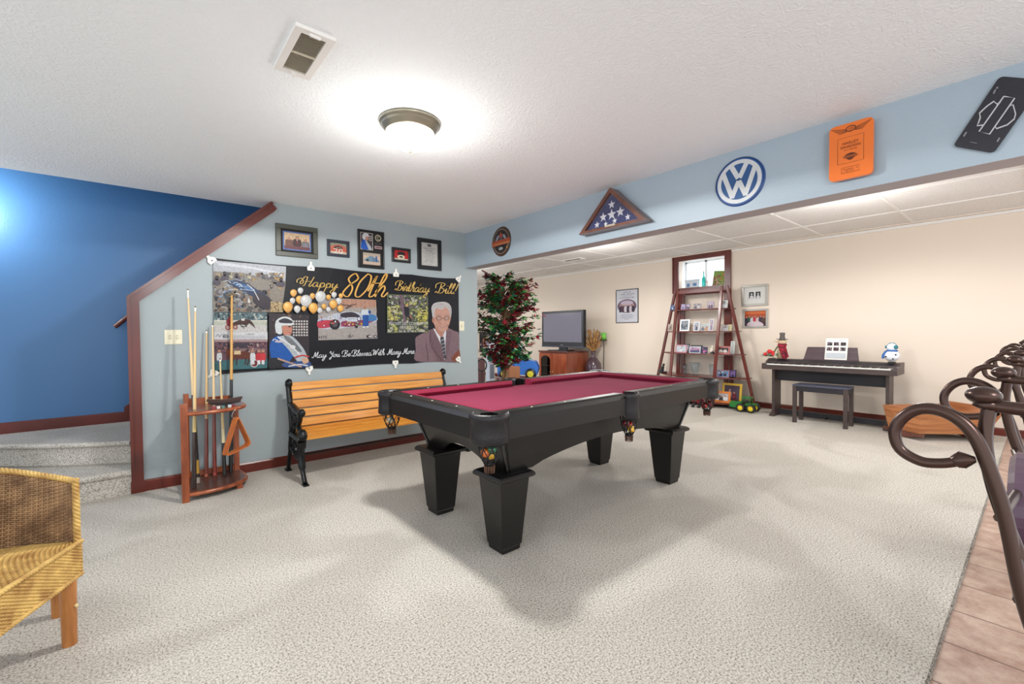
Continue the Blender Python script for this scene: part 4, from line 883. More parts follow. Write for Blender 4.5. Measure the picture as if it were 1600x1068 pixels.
def person(a, x, y, s, top, skin=(204, 150, 124), hair=(50, 38, 34), asp=1.0, shirt=None):
    sx = s*asp
    a.blob([(x-sx*1.1, y-s*3.2), (x-sx*1.2, y-s*.9), (x-sx*.5, y-s*.35), (x+sx*.5, y-s*.35), (x+sx*1.2, y-s*.9), (x+sx*1.1, y-s*3.2)], top)
    if shirt: a.poly([(x-sx*.25, y-s*.35), (x+sx*.25, y-s*.35), (x, y-s*1.6)], shirt)
    a.ell(x, y+s*.1, sx*.56, s*.68, hair, 12); a.ell(x, y, sx*.48, s*.60, skin, 12)
def three_men(a):
    a.rect(0, 0, 1, 1, (90, 120, 190)); a.rect(.05, .07, .95, .93, (222, 190, 150))
    person(a, .22, .62, .13, (120, 76, 60), asp=.85, hair=(200, 190, 180)); person(a, .5, .68, .14, (60, 24, 30), asp=.85, shirt=(232, 228, 230)); person(a, .8, .58, .12, (86, 84, 96), asp=.85, hair=(120, 110, 104))
    a.rect(.05, .07, .95, .24, (110, 54, 60)); a.line([(.5, .55), (.5, .36)], .02, (190, 40, 50), sm=False)
    for i in range(4): a.line([(.7, .44-.06*i), (.9, .44-.06*i)], .018, (190, 190, 200), sm=False, hold=True)
wall_frame('picture_frame', 'wide dark frame with a photo of three people standing, largest above the banner', 'picture frame', .972, 1.335, 1.925, 2.217, .042, (44, 46, 42), three_men, (36, 34, 30), .018, 'frames in a row above the banner', fmat=mat('frame_olive', (70, 72, 62), .4))
def orange_car(a):
    a.rect(0, 0, 1, 1, (200, 120, 96)); a.rect(0, .72, 1, 1, (150, 150, 130)); a.blob([(.05, .3), (.2, .7), (.5, .85), (.8, .75), (.97, .4), (.97, .2), (.05, .2)], (214, 96, 70)); a.blob([(.25, .5), (.35, .72), (.65, .74), (.75, .5)], (60, 40, 40))
    a.rect(0, 0, 1, .22, (222, 200, 180)); a.text('20', .2, .02, .78, .5, (240, 236, 226)); a.speck(.3, .5, .7, .75, [(150, 100, 90), (220, 180, 160), (40, 30, 30)], 20, .02, .05, 3)
wall_frame('picture_frame', 'small dark blue frame with a photo of an orange race car numbered 20', 'picture frame', 1.422, 1.638, 1.968, 2.130, .028, (36, 42, 56), orange_car, group='frames in a row above the banner')
def race_plaque(a):
    a.rect(0, 0, 1, 1, (22, 20, 22)); a.rect(.07, .48, .58, .96, (226, 222, 220)); a.rect(.09, .49, .56, .95, (70, 56, 60))
    a.blob([(.14, .82), (.2, .93), (.36, .94), (.42, .86), (.3, .84), (.24, .72)], (230, 230, 232)); a.ell(.34, .80, .07, .06, (206, 150, 128)); a.blob([(.1, .5), (.12, .7), (.25, .76), (.4, .62), (.42, .5)], (30, 90, 190)); a.blob([(.26, .74), (.34, .72), (.52, .54), (.5, .5), (.4, .5)], (190, 196, 200))
    for i in range(3):
        for j in range(3): a.rect(.42+.045*j, .74+.055*i, .45+.045*j, .775+.055*i, (214, 206, 200), hold=True)
    a.nxt(); a.ell(.80, .85, .13, .095, (226, 214, 180)); a.ell(.80, .85, .10, .072, (40, 36, 34)); a.text('C', .75, .80, .85, .90, (236, 228, 200)); a.ell(.8, .69, .14, .03, (120, 116, 116)); a.ell(.8, .69, .125, .024, (40, 38, 40)); a.rect(.65, .54, .96, .62, (206, 170, 170)); a.rect(.68, .565, .93, .595, (90, 60, 70))
    a.rect(.16, .07, .88, .40, (214, 190, 170)); a.rect(.16, .32, .88, .40, (190, 176, 160)); a.blob([(.22, .2), (.35, .27), (.5, .32), (.7, .26), (.82, .2), (.8, .16), (.25, .16)], (120, 150, 170)); a.ell(.34, .19, .05, .03, (30, 30, 34)); a.rect(.68, .16, .74, .32, (40, 90, 160)); a.text('33', .55, .17, .65, .25, (30, 60, 140))
wall_frame('award_plaque', 'tall black plaque with a driver photo above a race car photo', 'plaque', 1.724, 2.004, 1.882, 2.270, .012, (24, 22, 24), race_plaque, group='frames in a row above the banner')
def red_car(a):
    a.rect(0, 0, 1, 1, (170, 40, 40)); a.rect(0, .0, 1, .18, (196, 190, 176)); a.blob([(.05, .2), (.1, .6), (.3, .9), (.7, .9), (.95, .55), (.97, .2)], (196, 30, 36)); a.blob([(.25, .55), (.35, .85), (.7, .85), (.78, .55)], (40, 30, 34)); a.ell(.5, .33, .26, .2, (236, 226, 196)); a.ell(.5, .33, .14, .08, (50, 30, 34)); a.rect(.1, .1, .9, .16, (230, 220, 200))
wall_frame('picture_frame', 'smallest black frame above the banner with a photo of a red race car', 'picture frame', 2.090, 2.308, 1.974, 2.130, .026, (26, 26, 28), red_car, group='frames in a row above the banner')
def certificate(a):
    a.rect(0, 0, 1, 1, (214, 212, 206)); a.ell(.5, .90, .12, .055, (30, 30, 36)); a.ell(.5, .90, .07, .02, (140, 140, 146))
    rd = random.Random(2)
    for i in range(15): wv = rd.uniform(.2, .36); a.line([(.5-wv, .80-.045*i), (.5+wv, .80-.045*i)], .008 if i not in (1, 3) else .02, (120, 120, 126), sm=False, hold=True)
wall_frame('picture_frame', 'tall black frame holding a white certificate, nearest the corner beam', 'picture frame', 2.394, 2.697, 1.922, 2.270, .046, (22, 22, 24), certificate, group='frames in a row above the banner')

# ------------------------------------------------------------ switches
def switch(x, z, w, n, label):
    t = thing('light_switch', label, 'light switch', (x, 4.486, z)); b = MB(); b.box(-w/2, w/2, -.006, 0, -.058, .058); b.build('plate', IVORY, t, bevel=.003)
    for i in range(n):
        b = MB(); xx = (i-(n-1)/2)*.046; b.box(xx-.005, xx+.005, -.014, -.004, -.012, .010); b.build('toggle', IVORY, t)
        b = MB(); b.box(xx-.007, xx+.007, -.0068, -.006, -.016, .014); b.build('slot', mat('switch_slot', (150, 142, 120), .6), t)
switch(.217, 1.195, .115, 2, 'ivory double light switch on the grey wall by the staircase post')
switch(2.975, 1.29, .072, 1, 'ivory single light switch on the grey wall right of the banner')

# ------------------------------------------------------------ signs on the beam (local x right, z up, facing -y; turned to face -X)
RB_ = -PI/2
def beam_pt(y, z): return (3.04, y, z)
def ring(a, cx, cy, r0, r1, c, n=48):
    a.mb.col = lin(c); vs = [a.P((cx+r0*math.cos(2*PI*i/n), cy+r0*math.sin(2*PI*i/n))) for i in range(n)]+[a.P((cx+r1*math.cos(2*PI*i/n), cy+r1*math.sin(2*PI*i/n))) for i in range(n)]
    a.mb.add(vs, [(i, (i+1) % n, n+(i+1) % n, n+i) for i in range(n)]); a.nxt()
def flat(t, fn, y, name='face_print', m=None, start=.0004, step=.0003):
    a = Art(lambda u, v: (u, y, v), (0, -1, 0), start=start, step=step); fn(a); return a.mb.build(name, m or PRINTC, t)
def vw():
    t = thing('car_emblem_sign', 'round blue and white metal emblem sign with interlocking letters on the beam', 'sign', beam_pt(1.291, 2.187), RB_); R = .158
    b = MB(); b.at((0, 0, 0), 0, PI/2); b.lathe([(.0001, .012), (R-.012, .012), (R-.004, .008), (R, 0)], n=48); b.build('sign_plate', mat('enamel_blue', (30, 78, 140), .35, coat=.3), t)
    def f(a):
        W = (226, 230, 232); ring(a, 0, 0, .115, .140, W); ring(a, 0, 0, .150, .154, (20, 44, 96)); ring(a, 0, 0, .0001, .115, (44, 92, 150))
        k = .116
        def bar(p, q, w=.030): 
            d = Vector((q[0]-p[0], q[1]-p[1])).normalized(); n = Vector((-d.y, d.x))*w/2
            a.poly([(p[0]+n.x, p[1]+n.y), (q[0]+n.x, q[1]+n.y), (q[0]-n.x, q[1]-n.y), (p[0]-n.x, p[1]-n.y)][::(1 if d.x*0+d.y > 0 else 1)], W)
        bar((-.048, .108), (-.004, .022)); bar((.048, .108), (.004, .022)); a.nxt()
        bar((-.100, .070), (-.040, -.100)); bar((-.044, -.098), (0, .004)); bar((0, .004), (.044, -.098)); bar((.040, -.100), (.100, .070)); a.nxt()
        a.poly([(-.018, .014), (.018, .014), (.014, .006), (-.014, .006)], (40, 80, 130))
    flat(t, f, -.0125)
vw()
def motor_emblem():
    t = thing('round_motorcycle_sign', 'round black sign with an orange band at the far end of the beam', 'sign', beam_pt(3.785, 2.194), RB_); R = .160
    b = MB(); b.at((0, 0, 0), 0, PI/2); b.lathe([(.0001, .01), (R-.006, .01), (R, 0)], n=40); b.build('sign_plate', mat('enamel_black', (24, 22, 24), .4), t)
    def f(a):
        for r0, r1, c in ((.148, .153, (150, 90, 60)), (.128, .133, (190, 180, 160)), (.112, .116, (130, 70, 50))): ring(a, 0, 0, r0, r1, c)
        a.blob([(-.10, .0), (-.07, .06), (-.03, .07), (-.05, .03)], (150, 156, 168)); a.blob([(.10, .0), (.07, .06), (.03, .07), (.05, .03)], (150, 156, 168)); a.blob([(-.03, .04), (0, .1), (.03, .04), (0, .03)], (190, 80, 60)); a.ell(0, .02, .03, .03, (90, 90, 100))
        a.poly([(-.156, -.045), (.156, -.035), (.156, .022), (-.156, .012)], (190, 84, 52)); a.marks(-.14, -.034, .14, -.012, (240, 176, 110), 6)
        a.ell(0, -.078, .045, .022, (70, 84, 88)); a.ell(0, -.078, .035, .015, (170, 176, 176)); a.ell(.105, -.075, .010, .014, (220, 160, 60))
    flat(t, f, -.0105)
motor_emblem()
def flag_case():
    t = thing('flag_display_case', 'triangular walnut display case with a glass front on the beam', 'display case', beam_pt(2.262, 2.05), RB_)
    hw, hh, D = .335, .325, .10; wd = m_wood('walnut_case', (84, 50, 38), (112, 70, 54), .35, 4, (3, 3, 3))
    V = [(-hw, 0), (hw, 0), (0, hh)]; c = (0, hh/3)
    def ins(k): return [(c[0]+(x-c[0])*k, c[1]+(z-c[1])*k) for x, z in V]
    b = MB(); I = ins(.80)
    for i in range(3):
        j = (i+1) % 3; P = [V[i], V[j], I[j], I[i]]; b.prism(P, 'xz', -D, -.0)
    b.build('case_frame', wd, t, bevel=.002)
    b = MB(); b.prism(V, 'xz', -.004, -.001); b.build('back_panel', wd, t)
    b = MB(); b.prism(ins(.82), 'xz', -D+.006, -D+.008); b.build('glass_front', glass('case_glass'), t)
    b = MB(); b.box(-.05, .05, -D-.003, -D, .013, .028); b.build('name_plate', mat('brass_plate', (196, 190, 170), .3, .7), t)
    f = thing('folded_flag', 'folded blue flag with white stars inside the triangular case', 'flag', beam_pt(2.262, 2.05), RB_)
    b = MB(); b.prism(ins(.78), 'xz', -D+.022, -.006); b.build('folded_cloth', mat('navy_cloth', (20, 36, 92), .8, bump=.3, bscale=60), f, bevel=.01)
    def st(a):
        for x, z, r in ((0, .19, .036), (-.085, .105, .040), (0, .11, .046), (.085, .115, .042), (-.15, .055, .030), (.03, .055, .026), (.155, .06, .028), (-.06, .045, .022)):
            a.poly([((x+(r if k % 2 == 0 else r*.42)*math.cos(PI/2+k*PI/5)), (z+(r if k % 2 == 0 else r*.42)*math.sin(PI/2+k*PI/5))) for k in range(10)], (232, 234, 240), hold=True)
    flat(f, st, -D+.0215, 'stars')
flag_case()
def orange_plaque():
    t = thing('orange_plaque', 'glossy orange rounded plaque with engraved winged emblem and lettering on the beam', 'plaque', beam_pt(.688, 2.192), RB_)
    def rrect(w, h, r, n=5):
        P = []
        for cx, cz, a0 in ((w-r, h-r, 0), (-w+r, h-r, PI/2), (-w+r, -h+r, PI), (w-r, -h+r, 1.5*PI)): P += [(cx+r*math.cos(a0+i*PI/2/n), cz+r*math.sin(a0+i*PI/2/n)) for i in range(n+1)]
        return P
    m = mat('orange_lacquer', (226, 112, 34), .3, coat=.4)
    b = MB(); b.prism(rrect(.098, .150, .024), 'xz', -.046, -.022); b.build('face_board', m, t, bevel=.004)
    b = MB(); b.box(-.06, .06, -.022, 0, -.10, .10); b.build('mounting_block', mat('block_wood', (110, 70, 46), .6), t)
    D_ = (110, 50, 20)
    def f(a):
        for s in (-1, 1):
            for i in range(6): a.line([(s*.018, .118-.003*i), (s*(.05), .126-.005*i), (s*(.092-.008*i), .137-.007*i)], .0022, D_, hold=True)
        a.nxt(); a.ell(0, .118, .024, .017, D_); a.ell(0, .118, .019, .012, (226, 112, 34)); a.marks(-.012, .115, .012, .121, D_, 8)
        fr = [(-.058, -.065), (.058, -.065), (.058, .075), (-.058, .075), (-.058, -.065)]; a.line(fr, .0016, D_, sm=False)
        a.text('HARLEY', -.036, .036, .036, .050, D_); a.text('DAVIDSON', -.044, .016, .044, .030, D_); a.marks(-.028, .003, .028, .009, D_, 7)
        a.blob([(-.030, -.03), (-.018, -.018), (0, -.013), (.018, -.018), (.030, -.03), (.018, -.040), (0, -.052), (-.018, -.040)], D_); a.rect(-.032, -.036, .032, -.026, (196, 96, 36)); a.marks(-.026, -.034, .026, -.028, D_, 9)
        fr = [(-.040, -.118), (.040, -.118), (.040, -.088), (-.040, -.088), (-.040, -.118)]; a.line(fr, .0015, D_, sm=False); a.marks(-.032, -.102, .032, -.096, D_, 10); a.marks(-.02, -.112, .02, -.107, D_, 11)
    flat(t, f, -.0462, 'engraving')
orange_plaque()
def plate():
    t = thing('licence_plate', 'tilted black licence plate with a white bar and shield outline on the beam', 'licence plate', beam_pt(.150, 2.1915), RB_)
    al = math.radians(60.8); ca, sa = math.cos(al), math.sin(al)
    def rr(w, h, r, n=4):
        P = []
        for cx, cz, a0 in ((w-r, h-r, 0), (-w+r, h-r, PI/2), (-w+r, -h+r, PI), (w-r, -h+r, 1.5*PI)): P += [(cx+r*math.cos(a0+i*PI/2/n), cz+r*math.sin(a0+i*PI/2/n)) for i in range(n+1)]
        return [(x*ca-z*sa, x*sa+z*ca) for x, z in P]
    b = MB(); b.prism(rr(.153, .077, .016), 'xz', -.014, -.011); b.build('plate', mat('plate_black', (30, 30, 38), .5, bump=.15, bscale=200), t)
    b = MB(); b.prism(rr(.02, .02, .004), 'xz', -.011, 0); b.build('spacer', BLACKP, t)
    org = None
    a = Art(lambda x, y: (lambda p: (-(p[1]-.150), -.0145, p[2]-2.1915))(onplane(1440+x/3.8125, 60+y/3.8125, 0, 3.026)), (0, -1, 0), start=.0005)
    W = (214, 214, 218)
    a.line([(490, 345), (555, 355), (405, 570), (342, 555), (490, 345)], 8, W, sm=False)
    a.line([(470, 378), (450, 392), (430, 375), (388, 405), (345, 445), (350, 470), (340, 500), (330, 520), (366, 516)], 8, W, sm=False); a.line([(528, 400), (545, 395), (560, 450), (552, 480), (510, 515), (445, 538), (440, 525)], 8, W, sm=False)
    for p, q in (((455, 290), (445, 300)), ((441, 305), (428, 330)), ((268, 558), (250, 584)), ((465, 592), (450, 616)), ((290, 617), (330, 625))): a.line([p, q], 9 if p[0] != 290 else 3, (150, 150, 156), sm=False, hold=True)
    a.mb.build('bar_and_shield_print', PRINTC, t)
plate()

# ------------------------------------------------------------ posters and frames on the beige wall
BW = -PI/2
def art_people(bg, people, seed=1, lower=None):
    def f(a):
        a.rect(0, 0, 1, 1, bg)
        if lower: a.rect(0, 0, 1, .3, lower)
        for x, y, s, c in people: person(a, x, y, s, c, asp=.8)
    return f
def generic(bg, c1, c2, seed, n=2):
    def f(a):
        rd = random.Random(seed); a.rect(0, 0, 1, 1, bg); a.speck(.02, .02, .98, .98, [c1, c2, bg], 14, .06, .18, seed)
        for i in range(n): person(a, (i+.7)/(n+.4), .58+rd.uniform(-.06, .06), .17, rd.choice([c1, c2]), asp=.75, hair=rd.choice([(50, 40, 36), (120, 90, 60), (200, 190, 180)]))
    return f
def poster():
    t = thing('wall_poster', 'white poster with a dark patterned edge and an oval group photo on the beige wall', 'poster', (7.449, 5.32, 1.705), BW)
    w_, h_ = .268, .335; b = MB(); b.box(-w_, w_, -.004, 0, -h_, h_); b.build('sheet', mat('poster_black', (34, 34, 40), .6), t)
    def f(a):
        a.rect(-w_+.02, -h_+.02, w_-.02, h_-.02, (226, 226, 234))
        for i in range(13):
            a.rect(-w_+.04*i, h_-.02, -w_+.04*i+.02, h_-.012, (220, 220, 226), hold=True); a.rect(-w_+.04*i, -h_+.012, -w_+.04*i+.02, -h_+.02, (220, 220, 226), hold=True)
        a.marks(-.09, .265, .09, .285, (90, 90, 110), 1); a.marks(-.17, .225, .17, .248, (80, 80, 100), 2); a.marks(-.12, .195, .12, .208, (120, 110, 140), 3); a.marks(-.19, .155, .19, .175, (70, 70, 90), 4)
        a.ell(0, -.0, .225, .135, (120, 92, 112), 32); a.ell(0, .06, .15, .05, (206, 190, 210))
        for i, c in enumerate(((60, 40, 60), (90, 50, 70), (230, 220, 226), (60, 50, 66), (214, 200, 210), (50, 40, 56))):
            x = -.15+.06*i; a.blob([(x-.03, -.11), (x-.03, -.02), (x, .0), (x+.03, -.02), (x+.03, -.11)], c, hold=True); a.ell(x, .02, .018, .024, (206, 160, 150), 10)
        for i, wd in enumerate((.13, .17, .12, .15, .06)): a.rect(-wd, -.175-.022*i, wd, -.168-.022*i, (160, 156, 176), hold=True)
    flat(t, f, -.0042)
poster()
def bw_pair(a):
    a.rect(0, 0, 1, 1, (236, 234, 230)); 
    for x in (.12, .56): a.rect(x, .2, x+.32, .84, (30, 30, 32)); a.ell(x+.17, .62, .07, .11, (200, 200, 198), 12); a.blob([(x+.06, .2), (x+.08, .44), (x+.18, .5), (x+.27, .42), (x+.28, .2)], (224, 224, 224))
wall_frame('picture_frame', 'silver frame with two small black and white portraits, upper of the pair beside the window', 'picture frame', -.195, .195, -.165, .165, .034, (176, 174, 166), bw_pair, (240, 238, 232), .05, 'pair of silver frames beside the window', rz=BW, loc=(7.45, 2.925, 1.757), fmat=mat('silver_frame', (176, 172, 164), .35, .4))
def group_red(a):
    a.rect(0, 0, 1, 1, (190, 80, 40)); a.rect(0, .0, 1, .35, (70, 40, 50)); a.rect(.03, .8, .97, .97, (220, 110, 50))
    for i, c in enumerate(((40, 40, 60), (60, 90, 70), (210, 210, 216), (190, 40, 60), (220, 190, 190), (60, 50, 70), (90, 60, 50))): person(a, .1+.133*i, .58+.04*(i % 2), .10, c, asp=.8)
    a.blob([(.15, .0), (.2, .25), (.5, .3), (.8, .22), (.85, 0)], (226, 206, 214))
wall_frame('picture_frame', 'silver frame with a colourful family group photo, lower of the pair beside the window', 'picture frame', -.187, .187, -.148, .148, .030, (170, 170, 168), group_red, None, 0, 'pair of silver frames beside the window', rz=BW, loc=(7.45, 2.915, 1.395), fmat=mat('silver_frame', (176, 172, 164), .35, .4))

# ------------------------------------------------------------ ladder shelf
def ladder_shelf():
    t = thing('ladder_shelf', 'tall cherry wood ladder shelf with flared side wings under the small window', 'shelf', (7.1, 3.71, 0))
    O = (7.1, 3.71, 0); yr, yl = 3.33, 4.09
    fx = lambda z: 6.88+.17*z
    SZ = [.075, .465, .835, 1.20, 1.57]
    def post(p0, p1, wx=.018, wy=.022, nm='upright'):
        b = MB(O); v = []
        for p in (p0, p1): v += [(p[0]-wx, p[1]-wy, p[2]), (p[0]+wx, p[1]-wy, p[2]), (p[0]+wx, p[1]+wy, p[2]), (p[0]-wx, p[1]+wy, p[2])]
        b.add(v, [(3, 2, 1, 0), (4, 5, 6, 7), (0, 1, 5, 4), (1, 2, 6, 5), (2, 3, 7, 6), (3, 0, 4, 7)]); return b.build(nm, CHERRY, t, bevel=.004)
    for y, s in ((yr, -1), (yl, 1)):
        post((fx(0), y, 0), (fx(1.93), y, 1.93)); post((7.37, y, 0), (7.37, y, 1.90), .015, .035)
        post((7.36, y+s*.10, 0), (7.36, y+s*.05, 1.88), .015, .03)
        post((7.24, y+s*.50, 0), (7.24, y+s*.065, 1.93), .018, .022)
    b = MB(O); b.box(fx(1.87)-.015, fx(1.87)+.012, yr+.02, yl-.02, 1.84, 1.90); b.build('top_rail', CHERRY, t, bevel=.004)
    b = MB(O); b.box(7.355, 7.385, yr+.03, yl-.03, 1.83, 1.88); b.build('top_rail', CHERRY, t)
    for z in SZ:
        b = MB(O); b.box(fx(z)-.012, 7.385, yr+.0, yl-.0, z-.018, z); sh = b.build('shelf_board', CHERRY, t, bevel=.003)
        for y, s in ((yr, -1), (yl, 1)):
            yo = y+s*(.50-.435*z/1.93); b = MB(O)
            P = [(fx(z)-.01, y+s*.0), (7.385, y), (7.385, yo), (7.235, yo+s*.02), (fx(z)+.10, y+s*(abs(yo-y)*.55))]
            b.prism(P if s < 0 else P[::-1], 'xy', z-.018, z); b.build('wing_shelf', CHERRY, t, bevel=.002)
ladder_shelf()
def spx(x, y, sc, ox, oy, X): return onplane(ox+x/sc, oy+y/sc, 0, X)
def shelf_photo(box, z, X, fcol, fn, label, bw=.012, crop=0, tilt=-.16, nm='framed_photo', h=None, yaw=0, grp='photographs on the ladder shelf'):
    sc, ox, oy = (9.707, 1030, 450) if crop == 0 else (9.412, 1030, 540)
    A, B = spx(box[0], box[1], sc, ox, oy, X), spx(box[2], box[3], sc, ox, oy, X)
    W, H = abs(A[1]-B[1]), abs(A[2]-B[2]); H = h or H
    o = wall_frame(nm, label, 'photo frame', -W/2, W/2, 0, H, bw, fcol, fn, group=grp, rz=BW+yaw, loc=(X, (A[1]+B[1])/2, z), depth=.010, bevel=0)
    # wall_frame centres the frame: raise so that its foot rests on the board, leaning back
    o.location.z = z+H/2*math.cos(tilt)+.0105*abs(math.sin(tilt))+.0005; o.rotation_euler = (tilt, 0, BW+yaw); return o
PH = [
 ((335, 225, 398, 303), 1.57, 7.19, (150, 130, 170), generic((190, 180, 214), (90, 70, 120), (226, 220, 234), 1, 1), 'small lilac photo standing leftmost on the top shelf board', .004),
 ((402, 228, 472, 303), 1.57, 7.20, (120, 110, 130), generic((176, 160, 190), (60, 50, 70), (220, 214, 226), 2, 2), 'small purple toned photo second from left on the top shelf board', .004),
 ((522, 225, 640, 300), 1.57, 7.19, (136, 130, 130), generic((170, 166, 172), (70, 66, 78), (210, 206, 210), 3, 2), 'grey toned photo in the middle of the top shelf board', .006),
 ((735, 200, 830, 298), 1.57, 7.19, (90, 80, 104), generic((196, 180, 200), (70, 50, 80), (226, 160, 190), 4, 2), 'tall tilted photo at the right of the top shelf board', .004),
 ((318, 472, 462, 648), 1.20, 7.16, (236, 236, 238), generic((150, 160, 170), (60, 66, 80), (110, 120, 130), 5, 1), 'white framed portrait on the left of the second board', .022),
 ((466, 530, 514, 645), 1.20, 7.20, (206, 186, 166), generic((214, 196, 180), (150, 120, 100), (226, 214, 200), 6, 1), 'narrow tan card between the white portraits on the second board', .004),
 ((526, 508, 618, 645), 1.20, 7.16, (226, 226, 230), generic((190, 196, 206), (50, 54, 70), (140, 150, 170), 7, 1), 'white framed photo in the middle of the second board', .010),
 ((628, 535, 758, 645), 1.20, 7.18, (220, 222, 222), generic((200, 206, 206), (206, 150, 110), (110, 120, 130), 8, 2), 'pale photo of two people on the second board', .004),
 ((764, 465, 826, 645), 1.20, 7.17, (226, 222, 230), generic((196, 190, 200), (60, 50, 60), (150, 130, 150), 9, 1), 'tall narrow white photo at the right of the second board', .006),
 ((345, 800, 462, 930), .835, 7.22, (52, 58, 60), generic((200, 200, 214), (120, 110, 150), (230, 226, 234), 10, 1), 'dark framed photo behind the pink frame on the third board', .014),
 ((486, 770, 658, 885), .835, 7.24, (28, 26, 28), generic((170, 190, 190), (60, 80, 70), (190, 210, 130), 11, 2), 'black framed photo standing at the back of the third board', .016),
 ((252, 868, 424, 992), .835, 7.06, (186, 132, 140), generic((206, 214, 222), (80, 110, 130), (230, 236, 240), 12, 1), 'pink framed photo at the left front of the third board', .018),
 ((460, 888, 630, 992), .835, 7.06, (196, 204, 206), generic((206, 160, 200), (90, 90, 130), (236, 200, 220), 13, 3), 'silver framed group photo at the front of the third board', .010),
 ((634, 890, 735, 990), .835, 7.07, (40, 44, 66), generic((60, 60, 96), (226, 120, 180), (40, 40, 66), 14, 1), 'dark blue photo with a pink dress on the third board', .008),
 ((905, 195, 1040, 298), 1.57, 7.20, (206, 206, 200), generic((170, 176, 176), (230, 234, 236), (90, 90, 96), 15, 1), 'pale framed photo on the top right wing of the ladder shelf', .008),
 ((895, 545, 960, 650), 1.20, 7.19, (160, 140, 128), generic((190, 180, 170), (110, 90, 84), (210, 206, 200), 16, 1), 'brown toned photo at the left of the second right wing board', .005),
 ((964, 560, 1046, 650), 1.20, 7.20, (210, 206, 204), generic((186, 180, 186), (60, 50, 60), (224, 220, 226), 17, 2), 'light photo in the middle of the second right wing board', .004),
 ((1050, 555, 1104, 650), 1.20, 7.22, (196, 184, 140), generic((214, 204, 160), (176, 160, 116), (226, 220, 190), 18, 0), 'small gold toned card at the end of the second right wing board', .004),
 ((915, 770, 1080, 870), .835, 7.27, (196, 194, 186), generic((206, 210, 206), (90, 90, 92), (150, 150, 150), 19, 3), 'pale framed photo at the back of the third right wing board', .010),
 ((868, 868, 1076, 992), .835, 7.09, (172, 104, 100), generic((60, 56, 60), (226, 222, 216), (120, 80, 76), 20, 2), 'rose wood framed photo at the front of the third right wing board', .024),
 ((1086, 790, 1145, 985), .835, 7.22, (206, 208, 206), generic((196, 200, 196), (150, 156, 150), (220, 224, 220), 21, 0), 'narrow silver frame at the outer end of the third right wing board', .012),
 ((176, 232, 236, 305), 1.57, 7.22, (50, 90, 150), generic((50, 90, 150), (226, 230, 234), (30, 50, 90), 22, 1), 'small blue photo on the top left wing of the ladder shelf', .004),
 ((138, 545, 196, 652), 1.20, 7.22, (206, 190, 176), generic((206, 196, 186), (60, 44, 44), (150, 120, 110), 23, 1), 'small beige photo on the second left wing board', .005),
]
for bx, z, X, fc, fn, lab, bw in PH: shelf_photo(bx, z, X, fc, fn, lab, bw)
shelf_photo((850, 338, 1034, 462), .465, 7.05, (136, 108, 124), generic((90, 150, 200), (40, 50, 80), (226, 230, 236), 24, 2), 'mauve framed photo with a blue picture on the fourth right wing board', .020, 1)
shelf_photo((1034, 335, 1134, 456), .465, 7.16, (34, 30, 38), generic((130, 100, 170), (50, 50, 90), (220, 220, 236), 25, 1), 'dark framed photo beside the mauve frame on the fourth right wing board', .012, 1)
shelf_photo((930, 516, 1216, 822), .075, 7.16, (206, 166, 60), lambda a: (a.rect(0, 0, 1, 1, (66, 50, 60)), a.rect(.04, .04, .96, .96, (84, 66, 84)), person(a, .36, .66, .15, (150, 130, 140), asp=.8, hair=(150, 140, 140)), person(a, .66, .52, .12, (130, 40, 50), asp=.8), a.speck(.1, .05, .9, .3, [(120, 40, 50), (60, 40, 70), (150, 80, 90)], 20, .04, .12, 5)), 'large gold framed portrait leaning on the lowest board of the right wing', .034, 1)
shelf_photo((788, 628, 1052, 822), .075, 7.02, (206, 120, 56), generic((190, 186, 190), (70, 66, 72), (236, 236, 238), 27, 3), 'orange wooden frame with a black and white photo on the lowest board', .034, 1)
def glassware():
    gm = glass('clear_glass', (244, 248, 250))
    def vase(x, y, z, r, h, label, cat='vase', handles=True):
        t = thing('glass_trophy' if handles else 'glass_vase', label, cat, (x, y, z), group='glassware on the fourth board')
        b = MB(); b.lathe([(.001, 0), (r*.7, 0), (r*.72, .01), (r*.62, .02), (r*.78, h*.3), (r, h*.7), (r*1.12, h), (r*1.06, h), (r*.92, h*.7), (r*.7, h*.3), (r*.5, .03), (.001, .028)], n=24); b.build('bowl', gm, t)
        if handles:
            for s in (-1, 1):
                b = MB(); b.tube([(0, p.y, p.z) for p in smooth([(0, s*r*.8, h*.35), (0, s*r*1.35, h*.4), (0, s*r*1.55, h*.65), (0, s*r*1.35, h*.85), (0, s*r*1.05, h*.8)], 5)], .007, 8); b.build('handle', gm, t)
    vase(7.15, 3.75, .465, .075, .215, 'clear glass trophy vase with two handles on the fourth board of the ladder shelf')
    vase(7.22, 3.98, .465, .05, .17, 'smaller clear glass vase at the left of the fourth board', 'vase', False)
    vase(7.22, 3.50, .465, .04, .19, 'narrow clear glass vase at the right of the fourth board', 'vase', False)
glassware()
